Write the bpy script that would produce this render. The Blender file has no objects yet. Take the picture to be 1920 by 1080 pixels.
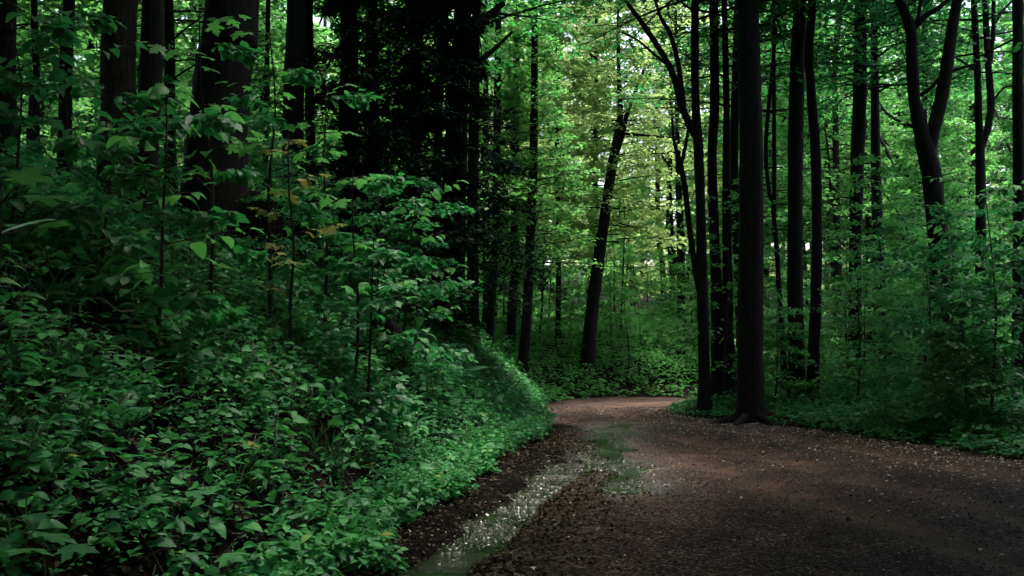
import bpy, math, random
import numpy as np
from mathutils import Matrix, Vector

R = math.radians; U = random.uniform
rng = np.random.default_rng(11)
random.seed(11)
scene = bpy.context.scene
COL = scene.collection

# ------------------------------------------------------------------ camera, sky, sun, exposure
F = 1867.0                      # focal length in photo pixels (35 mm on a 36 mm sensor, 1920 wide)
CAM_Z = 1.6
PITCH = math.atan(100.0 / F)    # horizon a little below the middle of the picture
cam = bpy.data.cameras.new("camera")
cam.lens = 35.0; cam.sensor_width = 36.0; cam.clip_start = 0.05; cam.clip_end = 600
cam_o = bpy.data.objects.new("camera", cam); COL.objects.link(cam_o)
cam_o.location = (0, 0, CAM_Z); cam_o.rotation_euler = (math.pi / 2 + PITCH, 0, 0)
scene.camera = cam_o

SUN_EL, SUN_AZ = 76.0, 25.0     # azimuth from the view direction (+Y) towards +X
world = bpy.data.worlds.new("World"); scene.world = world; world.use_nodes = True
wn = world.node_tree.nodes; wl = world.node_tree.links
sky = wn.new("ShaderNodeTexSky"); sky.sky_type = 'NISHITA'; sky.sun_disc = False
sky.sun_elevation = R(SUN_EL); sky.sun_rotation = R(SUN_AZ)
sky.air_density = 1.0; sky.dust_density = 6.0; sky.ozone_density = 1.0
wl.new(sky.outputs[0], wn["Background"].inputs[0]); wn["Background"].inputs[1].default_value = 0.15

sun = bpy.data.lights.new("sun", 'SUN'); sun.energy = 1.5; sun.angle = R(14); sun.color = (1.0, 0.96, 0.86)
sun_o = bpy.data.objects.new("sun", sun); COL.objects.link(sun_o)
sd = Vector((math.cos(R(SUN_EL)) * math.sin(R(SUN_AZ)), math.cos(R(SUN_EL)) * math.cos(R(SUN_AZ)), math.sin(R(SUN_EL))))
sun_o.rotation_euler = sd.to_track_quat('Z', 'Y').to_euler()
sun_o.location = sd * 60

vs = scene.view_settings
vs.view_transform = 'Standard'; vs.look = 'None'; vs.gamma = 1.0; vs.use_curve_mapping = False
vs.exposure = 2.4
cy = scene.cycles
cy.max_bounces = 5; cy.diffuse_bounces = 2; cy.glossy_bounces = 2; cy.transmission_bounces = 4
cy.use_adaptive_sampling = True; cy.adaptive_threshold = 0.03
cy.caustics_reflective = False; cy.caustics_refractive = False
cy.sample_clamp_indirect = 4.0
cy.use_denoising = True

# ------------------------------------------------------------------ small maths
def P(px, py, Y):
    """World point at depth Y seen at photo pixel (px, py)."""
    u = (px - 960) / F; v = (540 - py) / F
    fy = math.cos(PITCH) - v * math.sin(PITCH); fz = math.sin(PITCH) + v * math.cos(PITCH)
    k = Y / fy
    return np.array([u * k, Y, CAM_Z + fz * k])

def smooth(a, b, x):
    t = np.clip((x - a) / (b - a), 0, 1); return t * t * (3 - 2 * t)

_LAT = np.random.default_rng(5).random((256, 256))
def vnoise(x, y):
    x = np.asarray(x, float); y = np.asarray(y, float)
    xi = np.floor(x).astype(int); yi = np.floor(y).astype(int)
    fx = x - xi; fy = y - yi
    fx = fx * fx * (3 - 2 * fx); fy = fy * fy * (3 - 2 * fy)
    g = lambda i, j: _LAT[(xi + i) % 256, (yi + j) % 256]
    return (g(0, 0) * (1 - fx) + g(1, 0) * fx) * (1 - fy) + (g(0, 1) * (1 - fx) + g(1, 1) * fx) * fy
def fbm(x, y, o=3):
    s = 0; a = 1; t = 0
    for k in range(o):
        s = s + a * vnoise(x * 2 ** k + 17 * k, y * 2 ** k + 31 * k); t += a; a *= .5
    return s / t - .5

def catmull(pts, n=8):
    p = np.array([pts[0]] + list(pts) + [pts[-1]], float); out = []
    for i in range(1, len(p) - 2):
        for k in range(n):
            t = k / n
            out.append(.5 * ((2 * p[i]) + (-p[i - 1] + p[i + 1]) * t + (2 * p[i - 1] - 5 * p[i] + 4 * p[i + 1] - p[i + 2]) * t * t
                             + (-p[i - 1] + 3 * p[i] - 3 * p[i + 1] + p[i + 2]) * t ** 3))
    out.append(p[-2]); return np.array(out)

def polydist(line, x, y):
    """Distance to a polyline (positive on its left) and the parameter along it, 0..1."""
    x = np.asarray(x, float); y = np.asarray(y, float)
    best = np.full(x.shape, 1e9); sg = np.ones(x.shape); par = np.zeros(x.shape); n = len(line) - 1
    for i in range(n):
        a = line[i]; d = line[i + 1] - a; L2 = d @ d
        t = np.clip(((x - a[0]) * d[0] + (y - a[1]) * d[1]) / L2, 0, 1)
        ex = x - a[0] - t * d[0]; ey = y - a[1] - t * d[1]
        q = np.hypot(ex, ey); m = q < best
        best = np.where(m, q, best); sg = np.where(m, np.sign(d[0] * ey - d[1] * ex), sg); par = np.where(m, (i + t) / n, par)
    return best * np.where(sg == 0, 1, sg), par

LEFT = catmull([(-3.2, -8), (-2.2, 2), (-1.4, 6.8), (-.64, 12.4), (.38, 18.5), (.5, 22), (.7, 25.3), (1.4, 27.4), (2.8, 29), (5.5, 31), (10, 34), (16, 37.5), (32, 44)], 6)
RIGHT = catmull([(9.4, -8), (8.4, 5), (6.9, 13.2), (5.85, 17.1), (4.75, 19.8), (3.75, 21.6), (3.65, 23.2), (4.4, 25), (6.5, 27.4), (10, 30), (16, 33), (32, 39)], 6)
DITCH = catmull([(-2.2, .5), (-1.35, 4), (-.68, 6.8), (-.41, 8.1), (-.12, 9.6), (.25, 11.2), (.55, 12.8), (.75, 14.2)], 5)
RIDGE = catmull([(-.2, 5.5), (.12, 7.6), (.45, 9.4), (.78, 11.2), (.9, 13), (.85, 15.5), (.95, 18.5)], 5)
PUDDLE = catmull([(1.18, 10.9), (1.22, 12.2), (1.35, 14.0), (1.5, 16.2), (1.75, 18.2), (2.2, 19.6)], 5)

def H(x, y):
    x = np.asarray(x, float); y = np.asarray(y, float)
    dl, _ = polydist(LEFT, x, y); dr, _ = polydist(RIGHT, x, y); dr = -dr
    L = np.maximum(dl, 0); Rr = np.maximum(dr, 0)
    left = 4.0 * (1 - np.exp(-L / 4.0)) + .1 * L
    far = 1.3 * (1 - np.exp(-L * .55 / 1.3)) + .1 * L
    w = smooth(19, 30, y + .8 * x)
    z = left * (1 - w) + far * w
    rough = fbm(x * .9, y * .9, 3) * .35 + fbm(x * 3.1, y * 3.1, 3) * .12
    z = z + rough * np.minimum(L, 1)
    z = z + (.1 * (1 - np.exp(-Rr * 3)) + fbm(x * .5, y * .5, 2) * .25 * np.minimum(Rr * .3, 1)) * (Rr > 0)
    inside = (dl <= 0) & (dr <= 0)
    z = z - .05 * np.maximum(x - 3, 0) * smooth(24, 29, y) * inside
    z = z + inside * (fbm(x * 5, y * 5, 3) * .022 + fbm(x * 1.3, y * 1.3, 2) * .03)
    for off in (1.35, 3.1, 4.4):                                  # wheel tracks pressed into the gravel
        z = z - .032 * np.exp(-((dr + off + .12 * fbm(x, y, 2)) / .24) ** 2) * inside
    dd, _ = polydist(DITCH, x, y); dd = np.abs(dd)
    wob = fbm(x * 2.3, y * 2.3, 2) * .18
    z = z - (.25 + fbm(x * 3.3 + 9, y * 1.6, 2) * .09) * np.exp(-(np.maximum(dd - .07 + wob * 1.7, 0) / .26) ** 2) * smooth(15.2, 13.4, y)
    dg, _ = polydist(RIDGE, x, y)
    z = z + (.045 + fbm(x * 2.7, y * 2.7, 3) * .12) * np.exp(-(dg / .28) ** 2)
    dp, _ = polydist(PUDDLE, x, y)
    z = z - (.062 + fbm(x * 9, y * 9, 3) * .07) * np.exp(-(np.maximum(np.abs(dp) - .12 + fbm(x * 1.7, y * 1.7, 2) * .5, 0) / .26) ** 2)
    return z

# ------------------------------------------------------------------ materials
def new_mat(name):
    m = bpy.data.materials.new(name); m.use_nodes = True
    nt = m.node_tree; b = nt.nodes["Principled BSDF"]
    return m, nt, b
def N(nt, kind, **kw):
    n = nt.nodes.new(kind)
    for k, v in kw.items(): setattr(n, k, v)
    return n
def ramp(nt, stops):
    r = N(nt, "ShaderNodeValToRGB"); e = r.color_ramp.elements
    while len(e) < len(stops): e.new(.5)
    for i, (p, c) in enumerate(stops): e[i].position = p; e[i].color = (*c, 1)
    return r

def leaf_mat(name, dark, light, trans, rough=.42, spec=.45, tw=.4, odd=None):
    m, nt, b = new_mat(name); L = nt.links
    at = N(nt, "ShaderNodeAttribute", attribute_name="tint")
    oi = N(nt, "ShaderNodeObjectInfo")
    ad = N(nt, "ShaderNodeMath", operation='ADD'); L.new(at.outputs['Fac'], ad.inputs[0]); L.new(oi.outputs['Random'], ad.inputs[1])
    fr = N(nt, "ShaderNodeMath", operation='FRACT'); L.new(ad.outputs[0], fr.inputs[0])
    stops = [(0, dark), (.75, light)] + ([(.97, light), (1.0, odd)] if odd else [])
    cr = ramp(nt, stops); L.new(fr.outputs[0], cr.inputs[0])
    rib = N(nt, "ShaderNodeAttribute", attribute_name="rib")
    rr = N(nt, "ShaderNodeMath", operation='POWER'); L.new(rib.outputs['Fac'], rr.inputs[0]); rr.inputs[1].default_value = 9
    rm = N(nt, "ShaderNodeMix", data_type='RGBA', blend_type='MIX')
    ml = N(nt, "ShaderNodeMath", operation='MULTIPLY'); L.new(rr.outputs[0], ml.inputs[0]); ml.inputs[1].default_value = .35
    L.new(ml.outputs[0], rm.inputs[0]); L.new(cr.outputs[0], rm.inputs[6]); rm.inputs[7].default_value = (.12, .22, .08, 1)
    L.new(rm.outputs[2], b.inputs['Base Color'])
    b.inputs['Roughness'].default_value = rough; b.inputs['Specular IOR Level'].default_value = spec
    t = N(nt, "ShaderNodeBsdfTranslucent")
    tm = N(nt, "ShaderNodeMix", data_type='RGBA', blend_type='MULTIPLY'); tm.inputs[0].default_value = .5
    tm.inputs[6].default_value = (*trans, 1)
    g = N(nt, "ShaderNodeMapRange"); L.new(fr.outputs[0], g.inputs[0]); g.inputs[3].default_value = .5; g.inputs[4].default_value = 1.0
    L.new(g.outputs[0], tm.inputs[7]); L.new(tm.outputs[2], t.inputs[0])
    mx = N(nt, "ShaderNodeMixShader"); mx.inputs[0].default_value = tw
    L.new(b.outputs[0], mx.inputs[1]); L.new(t.outputs[0], mx.inputs[2])
    L.new(mx.outputs[0], nt.nodes["Material Output"].inputs[0])
    return m

M = {}
M['herb'] = leaf_mat('bank_leaf', (.007, .10, .034), (.07, .30, .085), (.07, .33, .07), .5, .2, .32, (.26, .30, .06))
M['maple'] = leaf_mat('maple_leaf', (.025, .15, .05), (.075, .27, .09), (.10, .36, .08), .45, .35, .35)
M['yellow'] = leaf_mat('yellowing_leaf', (.20, .22, .055), (.30, .31, .10), (.32, .34, .08), .5, .3, .35)
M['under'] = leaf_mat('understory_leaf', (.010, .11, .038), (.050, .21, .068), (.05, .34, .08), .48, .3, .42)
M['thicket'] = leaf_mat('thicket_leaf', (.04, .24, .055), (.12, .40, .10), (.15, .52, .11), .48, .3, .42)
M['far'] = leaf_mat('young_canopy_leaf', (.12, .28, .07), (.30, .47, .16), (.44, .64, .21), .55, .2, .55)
M['brightened'] = leaf_mat('brightened_sapling_leaf', (.03, .18, .045), (.11, .32, .085), (.15, .50, .11), .5, .28, .45)  # understory leaf with brightness put into its colour, for saplings under shading crowns
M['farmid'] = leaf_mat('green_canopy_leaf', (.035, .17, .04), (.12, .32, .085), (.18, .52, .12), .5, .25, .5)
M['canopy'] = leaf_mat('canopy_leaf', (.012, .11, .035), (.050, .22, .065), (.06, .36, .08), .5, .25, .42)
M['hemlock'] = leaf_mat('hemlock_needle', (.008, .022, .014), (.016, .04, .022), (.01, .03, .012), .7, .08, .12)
M['fern'] = leaf_mat('fern_leaf', (.025, .14, .06), (.06, .22, .09), (.06, .28, .08), .42, .4, .3)
M['grass'] = leaf_mat('grass_blade', (.015, .07, .03), (.03, .11, .04), (.04, .16, .04), .45, .4, .3)
M['dead'] = leaf_mat('dead_leaf', (.010, .006, .004), (.055, .028, .018), (.04, .015, .006), .7, .15, .1, (.5, .40, .30))
M['petal'] = leaf_mat('pale_fallen_bit', (.22, .16, .11), (.65, .58, .48), (.25, .2, .15), .6, .3, .15)

def bark_mat(name, c0, c1, scale=9.0, moss=0.0):
    m, nt, b = new_mat(name); L = nt.links
    tc = N(nt, "ShaderNodeTexCoord"); mp = N(nt, "ShaderNodeMapping"); mp.inputs['Scale'].default_value = (scale, scale, scale * .14)
    L.new(tc.outputs['Object'], mp.inputs[0])
    vo = N(nt, "ShaderNodeTexNoise"); vo.inputs['Scale'].default_value = 2.2; vo.inputs['Detail'].default_value = 6; vo.inputs['Roughness'].default_value = .65
    L.new(mp.outputs[0], vo.inputs['Vector'])
    n2 = N(nt, "ShaderNodeTexNoise"); n2.inputs['Scale'].default_value = 1.3; n2.inputs['Detail'].default_value = 3
    L.new(tc.outputs['Object'], n2.inputs['Vector'])
    cr = ramp(nt, [(.35, c0), (.68, c1)]); L.new(vo.outputs[0], cr.inputs[0])
    mg = N(nt, "ShaderNodeMix", data_type='RGBA'); mr = N(nt, "ShaderNodeMapRange"); L.new(n2.outputs[0], mr.inputs[0])
    mr.inputs[1].default_value = .52; mr.inputs[2].default_value = .7; mr.inputs[4].default_value = .25 + moss
    L.new(mr.outputs[0], mg.inputs[0]); L.new(cr.outputs[0], mg.inputs[6]); mg.inputs[7].default_value = (.02, .03, .016, 1)
    L.new(mg.outputs[2], b.inputs['Base Color']); b.inputs['Roughness'].default_value = .9; b.inputs['Specular IOR Level'].default_value = .15
    bp = N(nt, "ShaderNodeBump"); bp.inputs['Strength'].default_value = .9; bp.inputs['Distance'].default_value = .03
    L.new(vo.outputs[0], bp.inputs['Height']); L.new(bp.outputs[0], b.inputs['Normal'])
    return m
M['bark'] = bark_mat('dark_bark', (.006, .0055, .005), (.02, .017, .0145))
M['barkbrown'] = bark_mat('brown_furrowed_bark', (.012, .010, .009), (.07, .05, .042), 11)
M['barkfar'] = bark_mat('grey_bark', (.010, .009, .008), (.03, .026, .022), 6)
M['twig'] = bark_mat('twig_bark', (.02, .016, .012), (.06, .045, .035), 14)
M['deadwood'] = bark_mat('pale_dead_wood', (.12, .09, .07), (.32, .27, .23), 14)
M['stump'] = bark_mat('rotten_stump_wood', (.006, .005, .005), (.022, .017, .014), 8, .3)

def soil_mat():
    m, nt, b = new_mat('forest_soil'); L = nt.links
    tc = N(nt, "ShaderNodeTexCoord")
    n1 = N(nt, "ShaderNodeTexNoise"); n1.inputs['Scale'].default_value = 14; n1.inputs['Detail'].default_value = 6; n1.inputs['Roughness'].default_value = .7
    n2 = N(nt, "ShaderNodeTexVoronoi"); n2.inputs['Scale'].default_value = 32
    L.new(tc.outputs['Object'], n1.inputs['Vector']); L.new(tc.outputs['Object'], n2.inputs['Vector'])
    cr = ramp(nt, [(.3, (.0025, .002, .0018)), (.6, (.008, .0055, .004)), (.8, (.022, .014, .009))]); L.new(n1.outputs[0], cr.inputs[0])
    L.new(cr.outputs[0], b.inputs['Base Color']); b.inputs['Roughness'].default_value = .95; b.inputs['Specular IOR Level'].default_value = .06
    bp = N(nt, "ShaderNodeBump"); bp.inputs['Strength'].default_value = 1; bp.inputs['Distance'].default_value = .05
    ad = N(nt, "ShaderNodeMath", operation='ADD'); L.new(n1.outputs[0], ad.inputs[0]); L.new(n2.outputs['Distance'], ad.inputs[1])
    L.new(ad.outputs[0], bp.inputs['Height']); L.new(bp.outputs[0], b.inputs['Normal'])
    return m
def road_mat():
    m, nt, b = new_mat('wet_gravel_road'); L = nt.links
    tc = N(nt, "ShaderNodeTexCoord")
    v = N(nt, "ShaderNodeTexVoronoi"); v.inputs['Scale'].default_value = 55; v.inputs['Randomness'].default_value = 1
    n1 = N(nt, "ShaderNodeTexNoise"); n1.inputs['Scale'].default_value = 1.6; n1.inputs['Detail'].default_value = 5
    n3 = N(nt, "ShaderNodeTexNoise"); n3.inputs['Scale'].default_value = 90; n3.inputs['Detail'].default_value = 3
    for n in (v, n1, n3): L.new(tc.outputs['Object'], n.inputs['Vector'])
    sep = N(nt, "ShaderNodeSeparateColor"); L.new(v.outputs['Color'], sep.inputs[0])
    cr = ramp(nt, [(0, (.008, .0055, .005)), (.5, (.036, .023, .020)), (.85, (.085, .060, .052)), (1, (.24, .19, .17))]); L.new(sep.outputs[0], cr.inputs[0])
    tr = N(nt, "ShaderNodeAttribute", attribute_name="track_far")
    mt = N(nt, "ShaderNodeMix", data_type='RGBA'); L.new(cr.outputs[0], mt.inputs[6]); mt.inputs[7].default_value = (.115, .078, .064, 1)
    mul = N(nt, "ShaderNodeMath", operation='MULTIPLY'); L.new(tr.outputs['Fac'], mul.inputs[0]); mul.inputs[1].default_value = .8
    L.new(mul.outputs[0], mt.inputs[0])
    big = ramp(nt, [(.35, (.55, .55, .58)), (.65, (1.15, 1.05, 1.0))]); L.new(n1.outputs[0], big.inputs[0])
    mm = N(nt, "ShaderNodeMix", data_type='RGBA', blend_type='MULTIPLY'); mm.inputs[0].default_value = 1
    L.new(mt.outputs[2], mm.inputs[6]); L.new(big.outputs[0], mm.inputs[7]); 
    ed = N(nt, "ShaderNodeAttribute", attribute_name="edge"); em = N(nt, "ShaderNodeMix", data_type='RGBA')
    ea = N(nt, "ShaderNodeMath", operation='ADD'); L.new(ed.outputs['Fac'], ea.inputs[0]); L.new(n1.outputs[0], ea.inputs[1])
    er = N(nt, "ShaderNodeMapRange"); L.new(ea.outputs[0], er.inputs[0]); er.inputs[1].default_value = .7; er.inputs[2].default_value = 1.3
    L.new(er.outputs[0], em.inputs[0]); em.inputs[6].default_value = (.014, .010, .007, 1); L.new(mm.outputs[2], em.inputs[7]); L.new(em.outputs[2], b.inputs['Base Color'])
    wet = N(nt, "ShaderNodeAttribute", attribute_name="wet")
    rg = N(nt, "ShaderNodeMapRange"); L.new(wet.outputs['Fac'], rg.inputs[0]); rg.inputs[3].default_value = .9; rg.inputs[4].default_value = .16
    L.new(rg.outputs[0], b.inputs['Roughness'])
    sg = N(nt, "ShaderNodeMapRange"); L.new(wet.outputs['Fac'], sg.inputs[0]); sg.inputs[3].default_value = .07; sg.inputs[4].default_value = .6
    L.new(sg.outputs[0], b.inputs['Specular IOR Level'])
    bp = N(nt, "ShaderNodeBump"); bp.inputs['Strength'].default_value = .9; bp.inputs['Distance'].default_value = .012
    ad = N(nt, "ShaderNodeMath", operation='SUBTRACT'); L.new(n3.outputs[0], ad.inputs[0]); L.new(v.outputs['Distance'], ad.inputs[1])
    L.new(ad.outputs[0], bp.inputs['Height']); L.new(bp.outputs[0], b.inputs['Normal'])
    return m
def water_mat(name, scale, dist):
    m, nt, b = new_mat(name); L = nt.links
    b.inputs['Base Color'].default_value = (.010, .016, .006, 1); b.inputs['Roughness'].default_value = .06
    b.inputs['IOR'].default_value = 1.33; b.inputs['Specular IOR Level'].default_value = .8
    tc = N(nt, "ShaderNodeTexCoord")
    n1 = N(nt, "ShaderNodeTexNoise"); n1.inputs['Scale'].default_value = scale; n1.inputs['Detail'].default_value = 3
    n2 = N(nt, "ShaderNodeTexNoise"); n2.inputs['Scale'].default_value = 1.7; n2.inputs['Detail'].default_value = 2
    L.new(tc.outputs['Object'], n1.inputs['Vector']); L.new(tc.outputs['Object'], n2.inputs['Vector'])
    mr = N(nt, "ShaderNodeMapRange"); L.new(n2.outputs[0], mr.inputs[0]); mr.inputs[1].default_value = .42; mr.inputs[2].default_value = .6
    mr.inputs[3].default_value = .08; mr.inputs[4].default_value = 1
    mu = N(nt, "ShaderNodeMath", operation='MULTIPLY'); L.new(n1.outputs[0], mu.inputs[0]); L.new(mr.outputs[0], mu.inputs[1])
    bp = N(nt, "ShaderNodeBump"); bp.inputs['Strength'].default_value = 1.0; bp.inputs['Distance'].default_value = dist
    L.new(mu.outputs[0], bp.inputs['Height']); L.new(bp.outputs[0], b.inputs['Normal'])
    return m
M['soil'] = soil_mat(); M['road'] = road_mat()
M['water'] = water_mat('running_ditch_water', 45, .016); M['puddle'] = water_mat('puddle_water', 50, .012)
def plain(name, c, rough=.7):
    m, nt, b = new_mat(name); b.inputs['Base Color'].default_value = (*c, 1); b.inputs['Roughness'].default_value = rough
    n1 = N(nt, "ShaderNodeTexNoise"); n1.inputs['Scale'].default_value = 40; tc = N(nt, "ShaderNodeTexCoord")
    nt.links.new(tc.outputs['Object'], n1.inputs['Vector'])
    bp = N(nt, "ShaderNodeBump"); bp.inputs['Strength'].default_value = .4; nt.links.new(n1.outputs[0], bp.inputs['Height']); nt.links.new(bp.outputs[0], b.inputs['Normal'])
    return m
def stone_mat():
    m, nt, b = new_mat('road_stone'); L = nt.links
    at = N(nt, "ShaderNodeAttribute", attribute_name="tint")
    cr = ramp(nt, [(0, (.010, .008, .008)), (.6, (.035, .027, .025)), (.93, (.09, .075, .07)), (1, (.26, .23, .21))]); L.new(at.outputs['Fac'], cr.inputs[0])
    L.new(cr.outputs[0], b.inputs['Base Color']); b.inputs['Roughness'].default_value = .8; b.inputs['Specular IOR Level'].default_value = .15
    return m
M['stone'] = stone_mat()
M['wetstone'] = stone_mat(); M['wetstone'].name = 'wet_stone'
_b = M['wetstone'].node_tree.nodes['Principled BSDF']; _b.inputs['Roughness'].default_value = .33; _b.inputs['Specular IOR Level'].default_value = .9
M['white'] = plain('white_flower', (.75, .78, .62), .6)
M['stem'] = plain('green_stem', (.03, .055, .02), .6)

# ------------------------------------------------------------------ mesh building
class MB:
    """Collects triangles (positions, per-point tint and rib values, a material slot) for ONE mesh."""
    def __init__(s): s.v = []; s.f = []; s.t = []; s.r = []; s.m = []; s.sm = []; s.n = 0
    def add(s, v, f, tint=None, rib=None, mat=0, smooth_=False):
        v = np.asarray(v, np.float32).reshape(-1, 3); f = np.asarray(f, np.int32).reshape(-1, 3)
        s.v.append(v); s.f.append(f + s.n)
        s.t.append(np.zeros(len(v), np.float32) if tint is None else np.asarray(tint, np.float32))
        s.r.append(np.zeros(len(v), np.float32) if rib is None else np.asarray(rib, np.float32))
        s.m.append(np.full(len(f), mat, np.int32)); s.sm.append(np.full(len(f), smooth_, bool)); s.n += len(v)
        return s
    def mesh(s, name, mats):
        v = np.concatenate(s.v); f = np.concatenate(s.f); me = bpy.data.meshes.new(name)
        me.vertices.add(len(v)); me.vertices.foreach_set('co', v.ravel())
        me.loops.add(f.size); me.loops.foreach_set('vertex_index', f.ravel())
        me.polygons.add(len(f)); me.polygons.foreach_set('loop_start', np.arange(0, f.size, 3, dtype=np.int32))
        me.polygons.foreach_set('material_index', np.concatenate(s.m)); me.polygons.foreach_set('use_smooth', np.concatenate(s.sm))
        me.attributes.new('tint', 'FLOAT', 'POINT').data.foreach_set('value', np.concatenate(s.t))
        me.attributes.new('rib', 'FLOAT', 'POINT').data.foreach_set('value', np.concatenate(s.r))
        for m in mats: me.materials.append(m)
        me.update(calc_edges=True); return me
    def build(s, name, mats, parent=None, loc=None):
        return link(name, s.mesh(name, mats), parent, loc)
def link(name, data, parent=None, loc=None):
    o = bpy.data.objects.new(name, data); COL.objects.link(o)
    if parent is not None: o.parent = parent
    if loc is not None: o.location = [float(c) for c in loc]
    return o
def tag(o, label=None, cat=None, group=None, kind=None):
    if label: o['label'] = label
    if cat: o['category'] = cat
    if group: o['group'] = group
    if kind: o['kind'] = kind
    return o

def unit(a): return a / np.maximum(np.linalg.norm(a, axis=-1, keepdims=True), 1e-9)
def frames(d, n):
    y = unit(d); x = unit(np.cross(y, n)); z = np.cross(x, y); return x, y, z

# leaf shapes: (verts, tris, rib)
def T_kite():
    v = [(0, 0, 0), (-.36, .42, .07), (0, 1, -.12), (.36, .42, .07)]
    return np.array(v), np.array([(0, 3, 2), (0, 2, 1)]), np.array([1, 0, 1, 0])
def T_six():
    v = [(0, 0, 0), (0, .5, .0), (0, 1, -.2), (-.31, .28, .05), (-.27, .64, .0), (.31, .28, .05), (.27, .64, .0)]
    f = [(0, 1, 3), (3, 1, 4), (4, 1, 2), (0, 5, 1), (5, 6, 1), (6, 2, 1)]
    return np.array(v), np.array(f), np.array([1, 1, 1, 0, 0, 0, 0])
def T_ovate():
    ys = [0, .12, .3, .5, .7, .87, 1.0]; ws = [0, .2, .325, .33, .24, .12, 0]
    v = []; f = []; r = []
    for y, w in zip(ys, ws):
        z = .06 * math.sin(y * 3) - .28 * y * y
        v += [(-w, y, z + .22 * w), (0, y, z - .01), (w, y, z + .22 * w)]; r += [0, 1, 0]
    for i in range(len(ys) - 1):
        a = 3 * i
        f += [(a, a + 1, a + 4), (a, a + 4, a + 3), (a + 1, a + 2, a + 5), (a + 1, a + 5, a + 4)]
    return np.array(v), np.array(f), np.array(r)
def T_maple():
    half = [(0.0, 0.0), (.10, -.07), (.22, .02), (.40, -.02), (.36, .12), (.30, .2), (.44, .27), (.68, .42), (.56, .50), (.50, .60), (.36, .54),
            (.20, .50), (.24, .66), (.30, .76), (.18, .80), (.12, .90), (0, 1.08)]
    out = half + [(-x, y) for x, y in half[-2:0:-1]]
    v = [(0, .36, .03)]; r = [1]
    for x, y in out:
        v.append((x, y, .03 - .35 * x * x - .22 * max(y - .3, 0) ** 2 + .05 * abs(x))); r.append(.95 if abs(x) < .01 else .1)
    n = len(out); f = [(0, 1 + i, 1 + (i + 1) % n) for i in range(n)]
    return np.array(v), np.array(f), np.array(r)
def T_needle():
    v = [(0, 0, 0), (-.17, .35, .0), (0, 1, -.1), (.17, .35, .0)]
    return np.array(v), np.array([(0, 3, 2), (0, 2, 1)]), np.array([0, 0, 0, 0])
KITE, SIX, OVATE, MAPLE, NEEDLE = T_kite(), T_six(), T_ovate(), T_maple(), T_needle()

def put_leaves(mb, tpl, pos, d, n, size, tint, mat=0):
    tv, tf, tr = tpl; k = len(tv); m = len(pos)
    if m == 0: return
    x, y, z = frames(d, n)
    size = np.broadcast_to(np.asarray(size, float), (m,))
    V = pos[:, None] + size[:, None, None] * (tv[None, :, :1] * x[:, None] + tv[None, :, 1:2] * y[:, None] + tv[None, :, 2:] * z[:, None])
    Fc = tf[None] + (np.arange(m) * k)[:, None, None]
    mb.add(V.reshape(-1, 3), Fc.reshape(-1, 3), np.repeat(tint, k), np.tile(tr, m), mat, True)

def put_tube(mb, path, rad, sides=6, mat=0, wob=0.0, cap=True):
    path = np.asarray(path, float); rad = np.asarray(rad, float); n = len(path)
    t = unit(np.gradient(path, axis=0))
    ref = np.where(np.abs(t[:, 1:2]) < .85, np.array([[0, 1., 0]]), np.array([[1., 0, 0]]))
    if np.ptp(np.abs(t[:, 1])) > .3 or np.abs(t[:, 1]).max() > .8: ref = np.tile(np.array([[.31, .27, .91]]), (n, 1)) if np.abs(t @ np.array([.31, .27, .91])).max() < .95 else np.tile(np.array([[1., .1, 0]]), (n, 1))
    a = unit(np.cross(t, ref)); b = np.cross(t, a)
    ang = np.linspace(0, 2 * math.pi, sides, endpoint=False)
    rr = rad[:, None] * np.ones(sides)
    if wob: rr = rr * (1 + wob * (rng.random((n, sides)) - .5) + wob * .8 * (rng.random(sides) - .5))
    V = path[:, None] + rr[..., None] * (np.cos(ang)[None, :, None] * a[:, None] + np.sin(ang)[None, :, None] * b[:, None])
    i = np.arange(n - 1)[:, None] * sides; j = np.arange(sides)[None]; j2 = (j + 1) % sides
    q = np.stack([i + j, i + j2, i + sides + j2, i + sides + j], -1).reshape(-1, 4)
    f = np.concatenate([q[:, :3], q[:, [0, 2, 3]]])
    V = V.reshape(-1, 3)
    if cap:
        V = np.vstack([V, path[-1:]]); e = (n - 1) * sides; jj = np.arange(sides)
        f = np.vstack([f, np.stack([e + jj, e + (jj + 1) % sides, np.full(sides, n * sides)], -1)])
    mb.add(V, f, mat=mat, smooth_=True)

def many_tubes(mb, A, B, ra, rb, mat=0):
    """Straight three-sided twigs from A to B, all at once."""
    m = len(A)
    if m == 0: return
    t = unit(B - A); ref = np.where(np.abs(t[:, 2:3]) < .9, np.array([[0, 0, 1.]]), np.array([[1., 0, 0]]))
    a = unit(np.cross(t, ref)); b = np.cross(t, a); V = []
    for base, r in ((A, ra), (B, rb)):
        for k in range(3):
            c, s = math.cos(k * 2.094), math.sin(k * 2.094)
            V.append(base + np.broadcast_to(np.asarray(r, float), (m,))[:, None] * (c * a + s * b))
    V = np.stack(V, 1)
    tpl = np.array([(0, 1, 4), (0, 4, 3), (1, 2, 5), (1, 5, 4), (2, 0, 3), (2, 3, 5)])
    mb.add(V.reshape(-1, 3), (tpl[None] + (np.arange(m) * 6)[:, None, None]).reshape(-1, 3), mat=mat, smooth_=True)

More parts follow.
